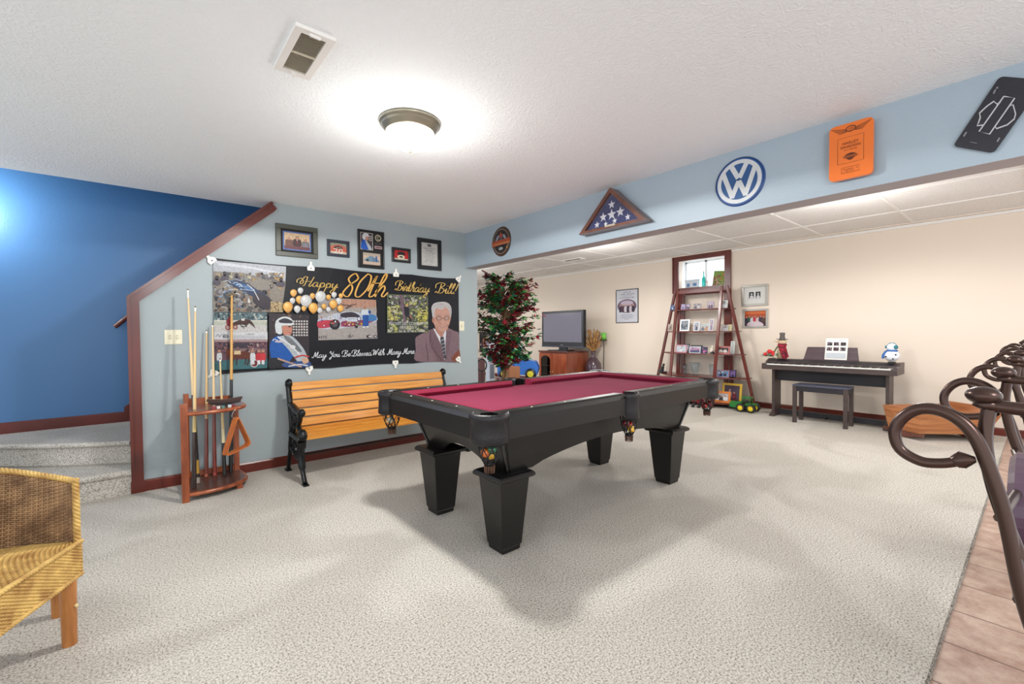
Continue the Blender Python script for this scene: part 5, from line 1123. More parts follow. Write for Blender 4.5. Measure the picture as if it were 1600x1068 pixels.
def figurines():
    t = thing('figurine', 'small black seated figurine on the left wing of the ladder shelf', 'figurine', (7.12, 4.32, .465)); bm = mat('figurine_black', (28, 24, 28), .4)
    b = MB(); b.tube([(0, .05, .0), (0, .03, .06), (0, .0, .12)], [.05, .035, .02], 10); b.tube([(0, .04, .012), (0, -.06, .012)], [.025, .018], 8); b.ball((0, -.005, .145), .022, 8); b.build('figurine_body', bm, t)
    t = thing('ornament', 'cream flower ornament at the right end of the third board of the ladder shelf', 'ornament', (7.08, 3.42, .835))
    b = MB(); rd = random.Random(8)
    for i in range(14):
        a = rd.uniform(0, 2*PI); r = rd.uniform(0, .028); b.ball((r*math.cos(a), r*math.sin(a), .03+rd.uniform(0, .09)), rd.uniform(.014, .02), 6)
    b.build('petals', mat('cream_ceramic', (232, 222, 206), .5), t); b = MB(); b.lathe([(.001, 0), (.035, 0), (.03, .02), (.02, .03)], n=12); b.build('base', mat('dark_base', (40, 34, 40), .5), t)
    # small seated doll by the shelf foot
    t = thing('seated_doll', 'small doll in red jacket and black boots seated by the ladder shelf', 'doll', (6.80, 3.50, 0), BW)
    b = MB(); b.tube([(0, .02, .06), (0, .01, .12), (0, 0, .175)], [.055, .06, .04], 12); b.tube([(-.04, 0, .16), (-.075, -.03, .11), (-.06, -.07, .08)], [.02, .018, .016], 8); b.tube([(.04, 0, .16), (.08, -.02, .12), (.085, -.05, .10)], [.02, .018, .016], 8); b.build('jacket', mat('red_plaid', (150, 28, 34), .8, rgb2=(70, 20, 26), vscale=30), t)
    b = MB(); b.ball((-.02, -.005, .20), .034, 10); b.m = 0; b.build('head', mat('doll_face', (196, 160, 140), .6), t)
    b = MB(); b.ball((-.02, .008, .215), .036, 8, sz=.8); b.build('hair', mat('doll_hair', (60, 44, 44), .8), t)
    for s in (-1, 1):
        b = MB(); b.tube([(s*.03, 0, .06), (s*.045, -.06, .055), (s*.05, -.09, .02)], [.024, .02, .018], 8); b.ball((s*.05, -.10, .018), .024, 8, sy=1.4, sz=.75); b.build('boot', BLACKP, t)
    b = MB(); b.tube([(.06, -.01, .14), (.12, .0, .17), (.17, .01, .175)], [.012, .014, .008], 8); b.build('white_trim', WHITE, t)
figurines()

# ------------------------------------------------------------ toy tractor
def tractor():
    t = thing('toy_tractor', 'green toy tractor with yellow wheel hubs on the carpet', 'toy tractor', (6.93, 2.87, 0), BW)
    G_ = mat('tractor_green', (30, 116, 44), .35, coat=.4); Y_ = mat('hub_yellow', (238, 206, 40), .4); T_ = mat('tyre', (30, 30, 32), .7)
    b = MB(); b.prism([(-.19, .06), (-.19, .115), (-.17, .135), (-.02, .145), (-.02, .05), (-.15, .045)], 'xz', -.045, .045); b.build('bonnet', G_, t, bevel=.006)
    b = MB(); b.box(-.03, .13, -.035, .035, .05, .10); b.prism([(.04, .10), (.17, .10), (.18, .125), (.06, .13)], 'xz', -.07, -.03); b.prism([(.04, .10), (.17, .10), (.18, .125), (.06, .13)], 'xz', .03, .07); b.build('chassis', G_, t, bevel=.004)
    b = MB(); b.box(-.01, .115, -.055, .055, .205, .222); 
    for x in (-.005, .108):
        for y in (-.05, .05): b.tube([(x, y, .12), (x, y, .21)], .005, 6)
    b.build('cab_roof', G_, t); b = MB(); b.box(.0, .10, -.045, .045, .12, .205); b.build('cab_glass', glass('toy_glass', (210, 230, 220)), t)
    for x in (-.01, .135):
        for s in (-1, 1):
            b = MB(); b.at((x, s*.085, .062), 0, PI/2); b.lathe([(.040, -.028), (.060, -.028), (.062, -.02), (.062, .02), (.060, .028), (.040, .028)], n=24); b.at((0, 0, 0))
            for k in range(16): a = 2*PI*k/16; b.box(0, 0, 0, 0, 0, 0) if False else None
            w_ = b.build('wheel', T_, t); b = MB(); b.at((x, s*.085, .062), 0, PI/2); b.lathe([(.001, -.02), (.014, -.024), (.022, -.018), (.040, -.024), (.040, .024), (.022, .018), (.014, .024), (.001, .02)], n=20); b.build('hub', Y_, w_)
    b = MB(); b.tube([(-.11, .0, .13), (-.11, 0, .17)], .006, 8); b.build('exhaust', T_, t)
    b = MB(); b.box(-.205, -.185, -.04, .04, .04, .09); b.build('front_weight', T_, t)
tractor()

# ------------------------------------------------------------ digital piano and bench
PB = m_wood('piano_brown', (58, 46, 44), (74, 60, 56), .45, 3, (2, 10, 10), .1); PD = mat('piano_dark', (34, 32, 38), .5)
def piano():
    t = thing('digital_piano', 'dark brown digital piano on its stand against the beige wall', 'piano', (6.95, 1.82, 0), BW); W = .735
    # local x right (world -Y), y depth (world +X); front edge y=-.20, back y=.22
    b = MB(); b.box(-W, W, -.20, .22, .665, .715); b.prism([(.22, .715), (.22, .80), (.04, .80), (-.04, .765), (-.045, .715)], 'yz', -W+.03, W-.03)
    for s in (-1, 1): b.box(min(s*W, s*(W-.055)), max(s*W, s*(W-.055)), -.20, .22, .715, .745); b.prism([(.22, .745), (.22, .805), (.04, .805), (-.06, .765), (-.07, .745)], 'yz', min(s*W, s*(W-.03)), max(s*W, s*(W-.03)))
    b.box(-W, W, -.205, -.19, .665, .728); b.build('piano_body', PB, t, bevel=.003)
    b = MB(); b.add([(-W+.06, .035, .801), (W-.06, .035, .801), (W-.06, -.038, .767), (-W+.06, -.038, .767)], [(3, 2, 1, 0)]); b.build('control_panel', PD, t)
    b = MB(); kw = (2*W-.12)/52; K = []
    for i in range(52): x = -W+.06+kw*i; b.box(x+.0005, x+kw-.0005, -.188, -.045, .716, .742)
    k_ = b.build('keyboard', mat('key_white', (232, 230, 224), .25), t)
    b = MB()
    for i in range(51):
        if i % 7 in (1, 4): continue
        x = -W+.06+kw*(i+1); b.box(x-.0065, x+.0065, -.14, -.046, .742, .753)
    b.build('black_keys', mat('key_black', (22, 22, 24), .3), t)
    b = MB(); b.box(-W+.012, -W+.045, -.19, -.08, .745, .7455); b.build('badge', mat('badge', (120, 120, 126), .3), t)
    for s in (-1, 1):
        x0, x1 = (-W+.09, -W+.125) if s < 0 else (W-.125, W-.09)
        b = MB(); b.box(x0, x1, -.08, .16, .03, .665); b.build('side_panel', PB, t, bevel=.003); b = MB(); b.prism([(-.14, 0), (.20, 0), (.20, .03), (.16, .05), (-.08, .05), (-.14, .02)], 'yz', x0-.012, x1+.012); b.build('foot', PB, t, bevel=.003)
    b = MB(); b.box(-W+.125, W-.125, .02, .04, .50, .665); b.build('modesty_panel', PD, t)
    b = MB(); b.box(-W+.125, W-.125, .03, .09, .02, .09); b.build('pedal_bar', PD, t)
    for x in (-.36, -.02, .16):
        b = MB(); b.prism([(-.012, -.07), (.012, -.07), (.008, .03), (-.008, .03)], 'xy', .034, .042); b.build('pedal', mat('pedal_metal', (200, 196, 186), .3, .8), t)
    b = MB(); y0 = .10; b.add([(-.31, y0, .80), (.31, y0, .80), (.28, y0+.06, .975), (-.28, y0+.06, .975), (-.31, y0+.012, .80), (.31, y0+.012, .80), (.28, y0+.072, .975), (-.28, y0+.072, .975)], [(3, 2, 1, 0), (4, 5, 6, 7), (0, 1, 5, 4), (1, 2, 6, 5), (2, 3, 7, 6), (3, 0, 4, 7)])
    b.box(-.31, .31, y0-.03, y0+.012, .80, .812); b.build('music_stand', mat('stand_brown', (70, 54, 60), .5, rgb2=(84, 66, 70), vscale=2, stretch=(1, 1, 30)), t)
    s_ = thing('photo_sheet', 'tall white sheet with six small photos propped on the piano music stand', 'photo sheet', (6.95+y0+.0, 1.76, .813), BW)
    b = MB(); th = .03; b.at((0, 0, 0), 0, -math.radians(14)); b.box(-.123, .123, -.004, 0, .0, .29); a = Art(lambda u, v: (u, -.0045, v), (0, -1, 0)); b.build('sheet', WHITE, s_)
    a.mb.at((0, 0, 0), 0, -math.radians(14)); a.marks(-.10, .257, .10, .270, (170, 186, 200), 5)
    rd = random.Random(4)
    for j in range(2):
        for i in range(3):
            x, z = -.105+i*.075, .19-j*.07; a.rect(x, z, x+.058, z+.046, (50+rd.randint(0, 40), 46, 60)); a.speck(x, z, x+.058, z+.046, [(200, 190, 190), (110, 80, 90), (40, 40, 50)], 10, .005, .013, i+j*3)
    a.rect(-.11, .02, .11, .09, (218, 224, 230)); a.mb.build('prints', PRINTC, s_)
    t = thing('piano_bench', 'black piano bench in front of the digital piano', 'bench', (6.705, 1.81, 0), BW); h = .5
    b = MB(); b.box(-.30, .30, -.145, .145, h-.022, h); b.build('seat', mat('bench_vinyl', (74, 76, 92), .4), t, bevel=.006)
    b = MB(); b.box(-.29, .29, -.135, .135, h-.085, h-.022); b.build('apron', PD, t)
    for sx in (-1, 1):
        for sy in (-1, 1):
            b = MB(); b.box(sx*.275-.022, sx*.275+.022, sy*.122-.02, sy*.122+.02, 0, h-.024); b.build('leg', PB, t, bevel=.003)
piano()
def snow_figures():
    # plaid scarf snowman
    t = thing('snowman_figure', 'tan cloth snowman with grey hat and red plaid scarf on the piano', 'figurine', (7.02, 2.385, .806), BW)
    b = MB(); b.lathe([(.001, 0), (.06, 0), (.068, .05), (.060, .11), (.04, .17), (.03, .2)], n=18); b.build('body', mat('cloth_tan', (206, 180, 150), .9), t)
    b = MB(); b.ball((0, 0, .235), .058, 12, sz=.75); b.build('head', mat('cloth_tan', (206, 180, 150), .9), t)
    b = MB(); b.tube([(-.045, -.03, .235), (-.105, -.04, .245)], [.008, .002], 6); b.build('nose', mat('nose_orange', (214, 150, 90), .7), t)
    b = MB(); b.lathe([(.001, .272), (.075, .27), (.075, .277), (.036, .282), (.030, .32), (.036, .365), (.001, .37)], n=18); b.build('hat', mat('felt_grey', (92, 86, 82), .9), t)
    b = MB(); b.lathe([(.05, .175), (.062, .19), (.05, .212)], n=16); b.prism([(-.03, .19), (.045, .19), (.07, .0), (.03, -.0)], 'xz', -.085, -.06); b.prism([(.0, .19), (.06, .185), (.10, .03), (.06, .0)], 'xz', -.06, -.045); b.build('scarf', mat('scarf_plaid', (176, 36, 56), .9, rgb2=(70, 24, 36), vscale=26), t)
    b = MB(); b.tube([(-.05, -.02, .17), (-.075, -.05, .12), (-.08, -.06, .09)], [.012, .010, .008], 7); b.build('mitten', mat('olive_cloth', (110, 110, 60), .9), t)
    h = thing('holly_ornament', 'red and green holly ornament on the left end of the piano', 'ornament', (6.90, 2.50, .806), BW)
    b = MB(); rd = random.Random(6); b.m = 0
    for i in range(60):
        a = rd.uniform(0, 2*PI); x = rd.uniform(-.10, .07); y = rd.uniform(-.03, .03); z = .02+rd.uniform(0, .075)*(1-abs(x)/.16); l = .065
        dx, dy, dz = math.cos(a)*l, math.sin(a)*l*.6, rd.uniform(-.1, .4)*l; b.add([(x, y, z), (x+dx*.5-dy*.3, y+dy*.5+dx*.3, z+dz*.5+.006), (x+dx, y+dy, z+dz), (x+dx*.5+dy*.3, y+dy*.5-dx*.3, z+dz*.5+.004)], [(0, 1, 2, 3)])
    b.build('leaves', mat('holly_green', (30, 140, 80), .45), h)
    b = MB()
    for x, y, z, r in ((0, -.02, .10, .032), (.03, 0, .085, .028), (-.055, -.02, .062, .026), (.045, -.03, .06, .02)): b.ball((x, y, z), r, 10)
    b.build('red_flower', mat('flower_red', (206, 44, 46), .7), h)
    # ceramic snowman
    t = thing('snowman_figure', 'white ceramic snowman with blue scarf and teal earmuffs on the right of the piano', 'figurine', (6.99, 1.175, .806), BW); Wm = mat('ceramic_white', (232, 236, 242), .3, coat=.4)
    b = MB(); b.ball((0, 0, .085), .078, 14, sz=.88); b.build('body', Wm, t); b = MB(); b.ball((0, 0, .185), .052, 12); b.build('head', Wm, t)
    b = MB(); b.lathe([(.045, .13), (.056, .14), (.058, .15), (.047, .158)], n=20); b.tube([(-.05, -.04, .14), (-.075, -.045, .09), (-.078, -.04, .05)], [.012, .013, .012], 8); b.build('scarf', mat('scarf_blue', (56, 104, 170), .6), t)
    b = MB(); b.ball((.04, -.03, .19), .024, 10); b.tube([(.045, -.01, .21), (.02, 0, .238), (-.02, 0, .238), (-.045, -.01, .21)], .005, 6); b.ball((-.05, -.005, .19), .018, 8); b.build('earmuffs', mat('teal_fluff', (50, 120, 130), .8), t)
    b = MB()
    for x, z in ((-.01, .09), (.045, .10), (-.045, .075), (.02, .05)): b.ball((x, -.062, z), .010, 8)
    b.build('buttons', BLACKP, t); b = MB(); b.lathe([(.001, 0), (.04, 0), (.04, .012), (.001, .014)], n=16); b.build('base', BLACKP, t)
snow_figures()

# ------------------------------------------------------------ wooden cradle
def cradle():
    t = thing('wooden_cradle', 'open wooden cradle with flared sides standing behind the bar stools', 'cradle', (6.85, .75, 0)); PW = m_wood('cradle_wood', (150, 88, 48), (200, 134, 84), .5, 2.5, (1, 1, 9), .05)
    O = (6.85, .75, 0); z0, z1 = .075, .335
    lo = [(6.49, .83), (6.74, 1.13), (7.15, .95), (7.05, .35)]   # floor corners
    lo = [(6.47, .86), (6.70, 1.15), (7.16, .70), (6.95, .38)]
    hi = [(6.40, .82), (6.63, 1.19), (7.26, .72), (6.92, .25)]
    b = MB(O); th = .018
    def wall(i, j, top=0, nm='side_board'):
        b = MB(O); A, B, C, D = lo[i], lo[j], hi[j], hi[i]; c = (6.83, .76)
        def ins(p): d = Vector((c[0]-p[0], c[1]-p[1])).normalized()*.025; return (p[0]+d.x, p[1]+d.y)
        Ai, Bi, Ci, Di = ins(A), ins(B), ins(C), ins(D)
        b.add([(*A, z0), (*B, z0), (*C, z1+top), (*D, z1+top), (*Ai, z0), (*Bi, z0), (*Ci, z1+top), (*Di, z1+top)], [(0, 1, 2, 3), (7, 6, 5, 4), (0, 4, 5, 1), (1, 5, 6, 2), (2, 6, 7, 3), (3, 7, 4, 0)])
        b.build(nm, PW, t)
    wall(0, 3); wall(1, 2); wall(0, 1, 0, 'end_board'); wall(3, 2, .035, 'end_board')
    b = MB(O); b.prism([*lo], 'xy', z0, z0+.012); b.build('bottom_board', PW, t)
    for (a, c) in ((0, 1), (3, 2)):
        A, B = Vector(lo[a]), Vector(lo[c]); b = MB(O); d = (B-A).normalized(); n = Vector((-d.y, d.x))*.014; v = []
        pr = [(-.06, .075), (-.06, .05), (.5*(B-A).length, 0), ((B-A).length+.06, .05), ((B-A).length+.06, .075)]
        for s in (-1, 1): v += [(A.x+d.x*p+n.x*s, A.y+d.y*p+n.y*s, z) for p, z in pr]
        N = len(pr); b.add(v, [tuple(range(N)), tuple(range(2*N-1, N-1, -1))]+[(i, N+i, N+(i+1) % N, (i+1) % N) for i in range(N)]); b.build('rocker', m_wood('rocker_wood', (80, 40, 30), (110, 60, 44), .5), t)
cradle()

# ------------------------------------------------------------ things in the window
def window_things():
    O = lambda x, y, z=1.9551: (x, y, z)
    b = MB(); b.box(-.03, .03, -.12, .12, 0, .15); b.m = 1; b.box(-.034, -.03, .035, .085, .035, .095); b.box(-.034, -.03, -.095, -.03, .045, .095); b.m = 0; b.box(-.036, .036, -.126, .126, .15, .162)
    tag(b.build('storage_box', [mat('box_pale', (214, 222, 232), .6), mat('box_blue', (90, 130, 180), .6)], loc=O(7.60, 4.04)), 'pale grey box with two blue squares on the window ledge', 'box')
    t = thing('glass_bottle', 'teal glass bottle in the middle of the window ledge', 'bottle', O(7.62, 3.84)); b = MB(); b.lathe([(.001, 0), (.028, 0), (.032, .02), (.032, .15), (.024, .18), (.011, .2), (.009, .27), (.012, .275)], n=18); b.build('bottle_body', glass('teal_glass', (90, 190, 180), .05), t)
    b = MB(); b.lathe([(.012, .272), (.012, .29), (.001, .292)], n=12); b.build('stopper', mat('stopper', (60, 110, 120), .4), t)
    t = thing('figurine', 'tiny pink and white figurine on the window ledge beside the bottle', 'figurine', O(7.58, 3.755)); b = MB(); b.lathe([(.001, 0), (.022, 0), (.02, .03), (.012, .07), (.008, .085)], n=12); b.build('figurine_body', WHITE, t); b = MB(); b.ball((0, 0, .10), .018, 8); b.build('head', mat('pale_pink', (236, 190, 200), .6), t)
    def pic(a):
        a.rect(0, 0, 1, 1, (150, 190, 90)); a.speck(.0, .0, .6, .75, [(214, 130, 100), (90, 110, 70), (226, 200, 170), (180, 90, 80)], 50, .03, .1, 3); a.speck(.5, .3, 1, .95, [(120, 180, 60), (170, 206, 90), (220, 150, 70)], 40, .04, .12, 4); a.speck(0, 0, 1, .3, [(60, 80, 50), (206, 214, 160), (220, 170, 120)], 40, .03, .07, 5)
    o = wall_frame('painted_panel', 'green and orange painted panel leaning on the right of the window ledge', 'picture', -.125, .125, -.13, .13, .004, (110, 160, 120), pic, rz=BW, loc=(7.60, 3.535, 2.092), depth=.008, bevel=0); o.rotation_euler = (-.12, .08, BW)
window_things()

# ------------------------------------------------------------ television corner
def tv_corner():
    rz = BW-.12
    t = thing('tv_cabinet', 'cherry television cabinet with an arched glass door standing on the carpet', 'cabinet', (6.98, 6.62, 0), rz); hw, D, H = .46, .30, .80
    # local y=-D is the front
    b = MB(); b.box(-hw, hw, -D+.02, D, .06, H-.03); b.build('carcass', m_wood('cabinet_side', (110, 52, 34), (146, 76, 50), .35, 3, (3, 3, 1)), t); b = MB(); b.box(-hw-.015, hw+.015, -D-.01, D, H-.03, H); b.build('top_board', m_wood('cabinet_top', (84, 36, 28), (110, 54, 42), .25, 3, (3, 3, 3)), t, bevel=.004)
    b = MB(); b.box(-hw+.01, hw-.01, -D+.04, D, 0, .06); b.build('plinth', CHERRY, t)
    def arch(w, h0, h1, n=10): return [(-w, 0), (w, 0), (w, h0)]+[(w*math.cos(PI*i/n), h0+(h1-h0)*math.sin(PI*i/n)) for i in range(1, n)]+[(-w, h0)]
    CW = m_wood('cabinet_door', (140, 60, 34), (176, 92, 56), .3, 3, (3, 3, 1))
    for s in (-1, 1):
        cx = s*hw*.5; w_ = hw*.5-.006
        b = MB(); b.at((cx, 0, .08)); Hh = H-.13; pts = arch(w_-.06, Hh-.15, Hh-.05)
        if s < 0:
            o = MB(); o.at((cx, 0, .08)); out = [(-w_, 0), (w_, 0), (w_, Hh), (-w_, Hh)]
            o.box(-w_, -w_+.06, -D, -D+.02, 0, Hh); o.box(w_-.06, w_, -D, -D+.02, 0, Hh); o.box(-w_+.06, w_-.06, -D, -D+.02, 0, .06)
            ar = [(x, z) for x, z in pts[2:]]; n = len(ar); top = [(w_-.06, Hh)]+[((w_-.06)*math.cos(PI*i/10), Hh) for i in range(1, 10)]+[(-w_+.06, Hh)]
            for i in range(n-1): o.prism([ar[i], top[i], top[i+1], ar[i+1]], 'xz', -D, -D+.02)
            d = o.build('door', CW, t); g = MB(); g.at((cx, 0, .08)); g.box(-w_+.06, w_-.06, -D+.010, -D+.013, .06, Hh-.05); g.build('door_glass', glass('smoked_glass', (150, 130, 120)), d)
            g = MB(); g.at((cx, 0, .08)); g.box(-w_+.03, w_-.03, -D+.016, -D+.0195, .05, Hh-.04); g.build('interior_shade_panel', mat('interior_shade', (40, 22, 18), .6), t)  # panel painted dark to stand for the shade inside the cabinet
            for z in (.22, .40): g = MB(); g.at((cx, 0, .08)); g.box(-w_+.06, w_-.06, -D+.012, -D+.017, z, z+.02); g.build('inner_shelf', mat('inner_shelf', (120, 90, 80), .5), t)
        else:
            b.box(-w_, w_, -D, -D+.02, 0, Hh); d = b.build('door', CW, t, bevel=.003); g = MB(); g.at((cx, 0, .08)); g.prism([(x, z+.06) for x, z in arch(w_-.06, Hh-.21, Hh-.12)], 'xz', -D-.006, -D); g.build('raised_panel', CW, d, bevel=.004)
        k = MB(); k.at((cx-s*(w_-.03), -D, .36)); k.ball((0, -.018, 0), .014, 8); k.tube([(0, 0, 0), (0, -.015, 0)], .006, 6); k.build('knob', mat('brass', (214, 190, 140), .25, .8), d)
    t = thing('television', 'large black flat television on the cherry cabinet', 'television', (6.95, 6.60, .80), BW-.02); hw, z0, z1 = .62, .085, .85
    b = MB(); b.box(-hw, hw, -.03, .05, z0, z1); b.build('housing', BLACKP, t, bevel=.006); b = MB(); b.box(-hw+.055, hw-.055, -.032, -.030, z0+.10, z1-.05); b.build('screen', mat('tv_screen', (96, 88, 104), .15, spec=.6), t)
    b = MB(); b.prism([(-hw, z0-.012), (hw, z0-.012), (hw, z0+.02), (-hw, z0+.02)], 'xz', -.036, -.028); b.build('silver_strip', mat('strip_grey', (70, 70, 80), .25, .6), t)
    b = MB(); b.prism([(-.30, -.16), (.30, -.16), (.20, .16), (-.20, .16)], 'xy', 0, .018); b.box(-.12, .12, -.0, .04, .018, z0+.02); b.build('stand', BLACKP, t, bevel=.003)
    a = Art(lambda u, v: (u, -.031, v), (0, -1, 0)); a.rect(-.035, z0+.032, .035, z0+.044, (170, 170, 176)); a.mb.build('maker_mark', PRINTC, t)
    # vase with dried stems
    t = thing('floor_vase', 'dark glazed vase holding dried golden stems beside the television cabinet', 'vase', (7.15, 5.93, .0))
    b = MB(); b.lathe([(.001, 0), (.09, 0), (.12, .10), (.15, .28), (.165, .45), (.15, .56), (.09, .64), (.045, .69), (.04, .76), (.055, .80), (.045, .79), (.03, .74)], n=28); b.build('vase_body', mat('glaze_brown', (74, 54, 62), .25, coat=.4), t)
    b = MB(); rd = random.Random(11)
    for i in range(70):
        a = rd.uniform(0, 2*PI); r = rd.uniform(.05, .20); h = rd.uniform(.12, .46); b.tube([(0, 0, .78), (r*.5*math.cos(a), r*.5*math.sin(a), .80+h*.5), (r*math.cos(a), r*math.sin(a), .80+h), (r*1.15*math.cos(a), r*1.15*math.sin(a), .80+h-.04)], [.004, .008, .010, .003], 4)
    b.build('dried_stems', mat('straw', (206, 158, 96), .8, rgb2=(150, 104, 62), vscale=20), t)
    t = thing('candle_stand', 'tall thin dark candle stand with a green glass cup by the beige wall', 'candle stand', (7.33, 5.81, 0))
    b = MB(); b.tube([(0, 0, .01), (.008, .006, .3), (-.006, 0, .6), (.006, 0, .85), (0, 0, 1.02)], .008, 6); b.lathe([(.001, 0), (.09, 0), (.09, .012), (.001, .014)], n=20); b.lathe([(.001, 1.015), (.07, 1.02), (.075, 1.035), (.001, 1.03)], n=20); b.build('stem', BLACKM, t)
    b = MB(); b.lathe([(.001, 1.035), (.055, 1.035), (.055, 1.18), (.048, 1.18), (.048, 1.045), (.001, 1.045)], n=20); b.build('glass_cup', mat('green_glass', (110, 190, 70), .1, coat=.5), t)
tv_corner()

# ------------------------------------------------------------ artificial tree
def tree():
    X, Y = 4.0, 4.93
    t = thing('artificial_ficus_tree', 'bushy artificial tree with green and burgundy leaves standing behind the pool table', 'tree', (X, Y, 0))
    b = MB(); b.lathe([(.001, 0), (.13, 0), (.16, .24), (.17, .25), (.155, .25), (.14, .22), (.001, .22)], n=24); b.build('pot', mat('brown_pot', (96, 62, 44), .6), t)
    rd = random.Random(21); b = MB(); stems = []
    for k in range(3):
        a = 2.1*k; P = [(.03*math.cos(a+1.3*i), .03*math.sin(a+1.3*i), .2+.19*i) for i in range(9)]; b.tube(smooth(P, 3), [.022-.0006*i for i in range(25)], 7)
    prof = lambda z: .24+.24*math.sin(PI*min(max((z-.66)/1.46, 0), 1))**.8 if z < 1.7 else .44-.26*(z-1.7)/.4
    tips = []
    for i in range(190):
        z = rd.uniform(.70, 1.98); a = rd.uniform(0, 2*PI); r = prof(z)*rd.uniform(.45, 1.08); z2 = min(z+rd.uniform(.02, .16), 2.08)
        b.tube([(0, 0, z-.12), (r*.5*math.cos(a), r*.5*math.sin(a), z+.02), (r*math.cos(a), r*math.sin(a), z2)], [.006, .004, .002], 4); tips.append((a, r, z, z2))
    b.build('trunk', mat('ficus_bark', (150, 116, 76), .8, rgb2=(110, 80, 54), vscale=20), t)
    G_ = [(34, 84, 44), (52, 124, 56), (24, 62, 40), (92, 160, 76), (44, 96, 84)]; R_ = [(104, 22, 34), (136, 30, 44), (74, 20, 32), (90, 34, 40), (160, 46, 56)]
    b = MB()
    for a, r, z, z2 in tips:
        red = rd.random() < .47
        for j in range(22):
            f = rd.uniform(.3, 1.08); base = Vector((r*f*math.cos(a), r*f*math.sin(a), z+(z2-z)*f+rd.uniform(-.03, .03)))
            d = Vector((math.cos(a+rd.uniform(-1.3, 1.3)), math.sin(a+rd.uniform(-1.3, 1.3)), rd.uniform(-.9, .35))).normalized(); s = d.cross(Vector((0, 0, 1))).normalized(); s = (s+Vector((0, 0, rd.uniform(-.5, .5)))).normalized(); u = d.cross(s)
            L = rd.uniform(.065, .10); w_ = L*.27; p = base
            b.col = lin(rd.choice(R_ if (red if rd.random() < .85 else not red) else G_))
            vs = [p, p+d*L*.3+s*w_+u*.004, p+d*L*.65+s*w_*.8+u*.004, p+d*L-u*.008, p+d*L*.65-s*w_*.8+u*.004, p+d*L*.3-s*w_+u*.004, p+d*L*.45-u*.004]
            b.add([tuple(v) for v in vs], [(0, 1, 6), (1, 2, 6), (2, 3, 6), (3, 4, 6), (4, 5, 6), (5, 0, 6)])
    b.build('foliage', m_print('leaf', .32, .06, .5, 1.15), t)
tree()

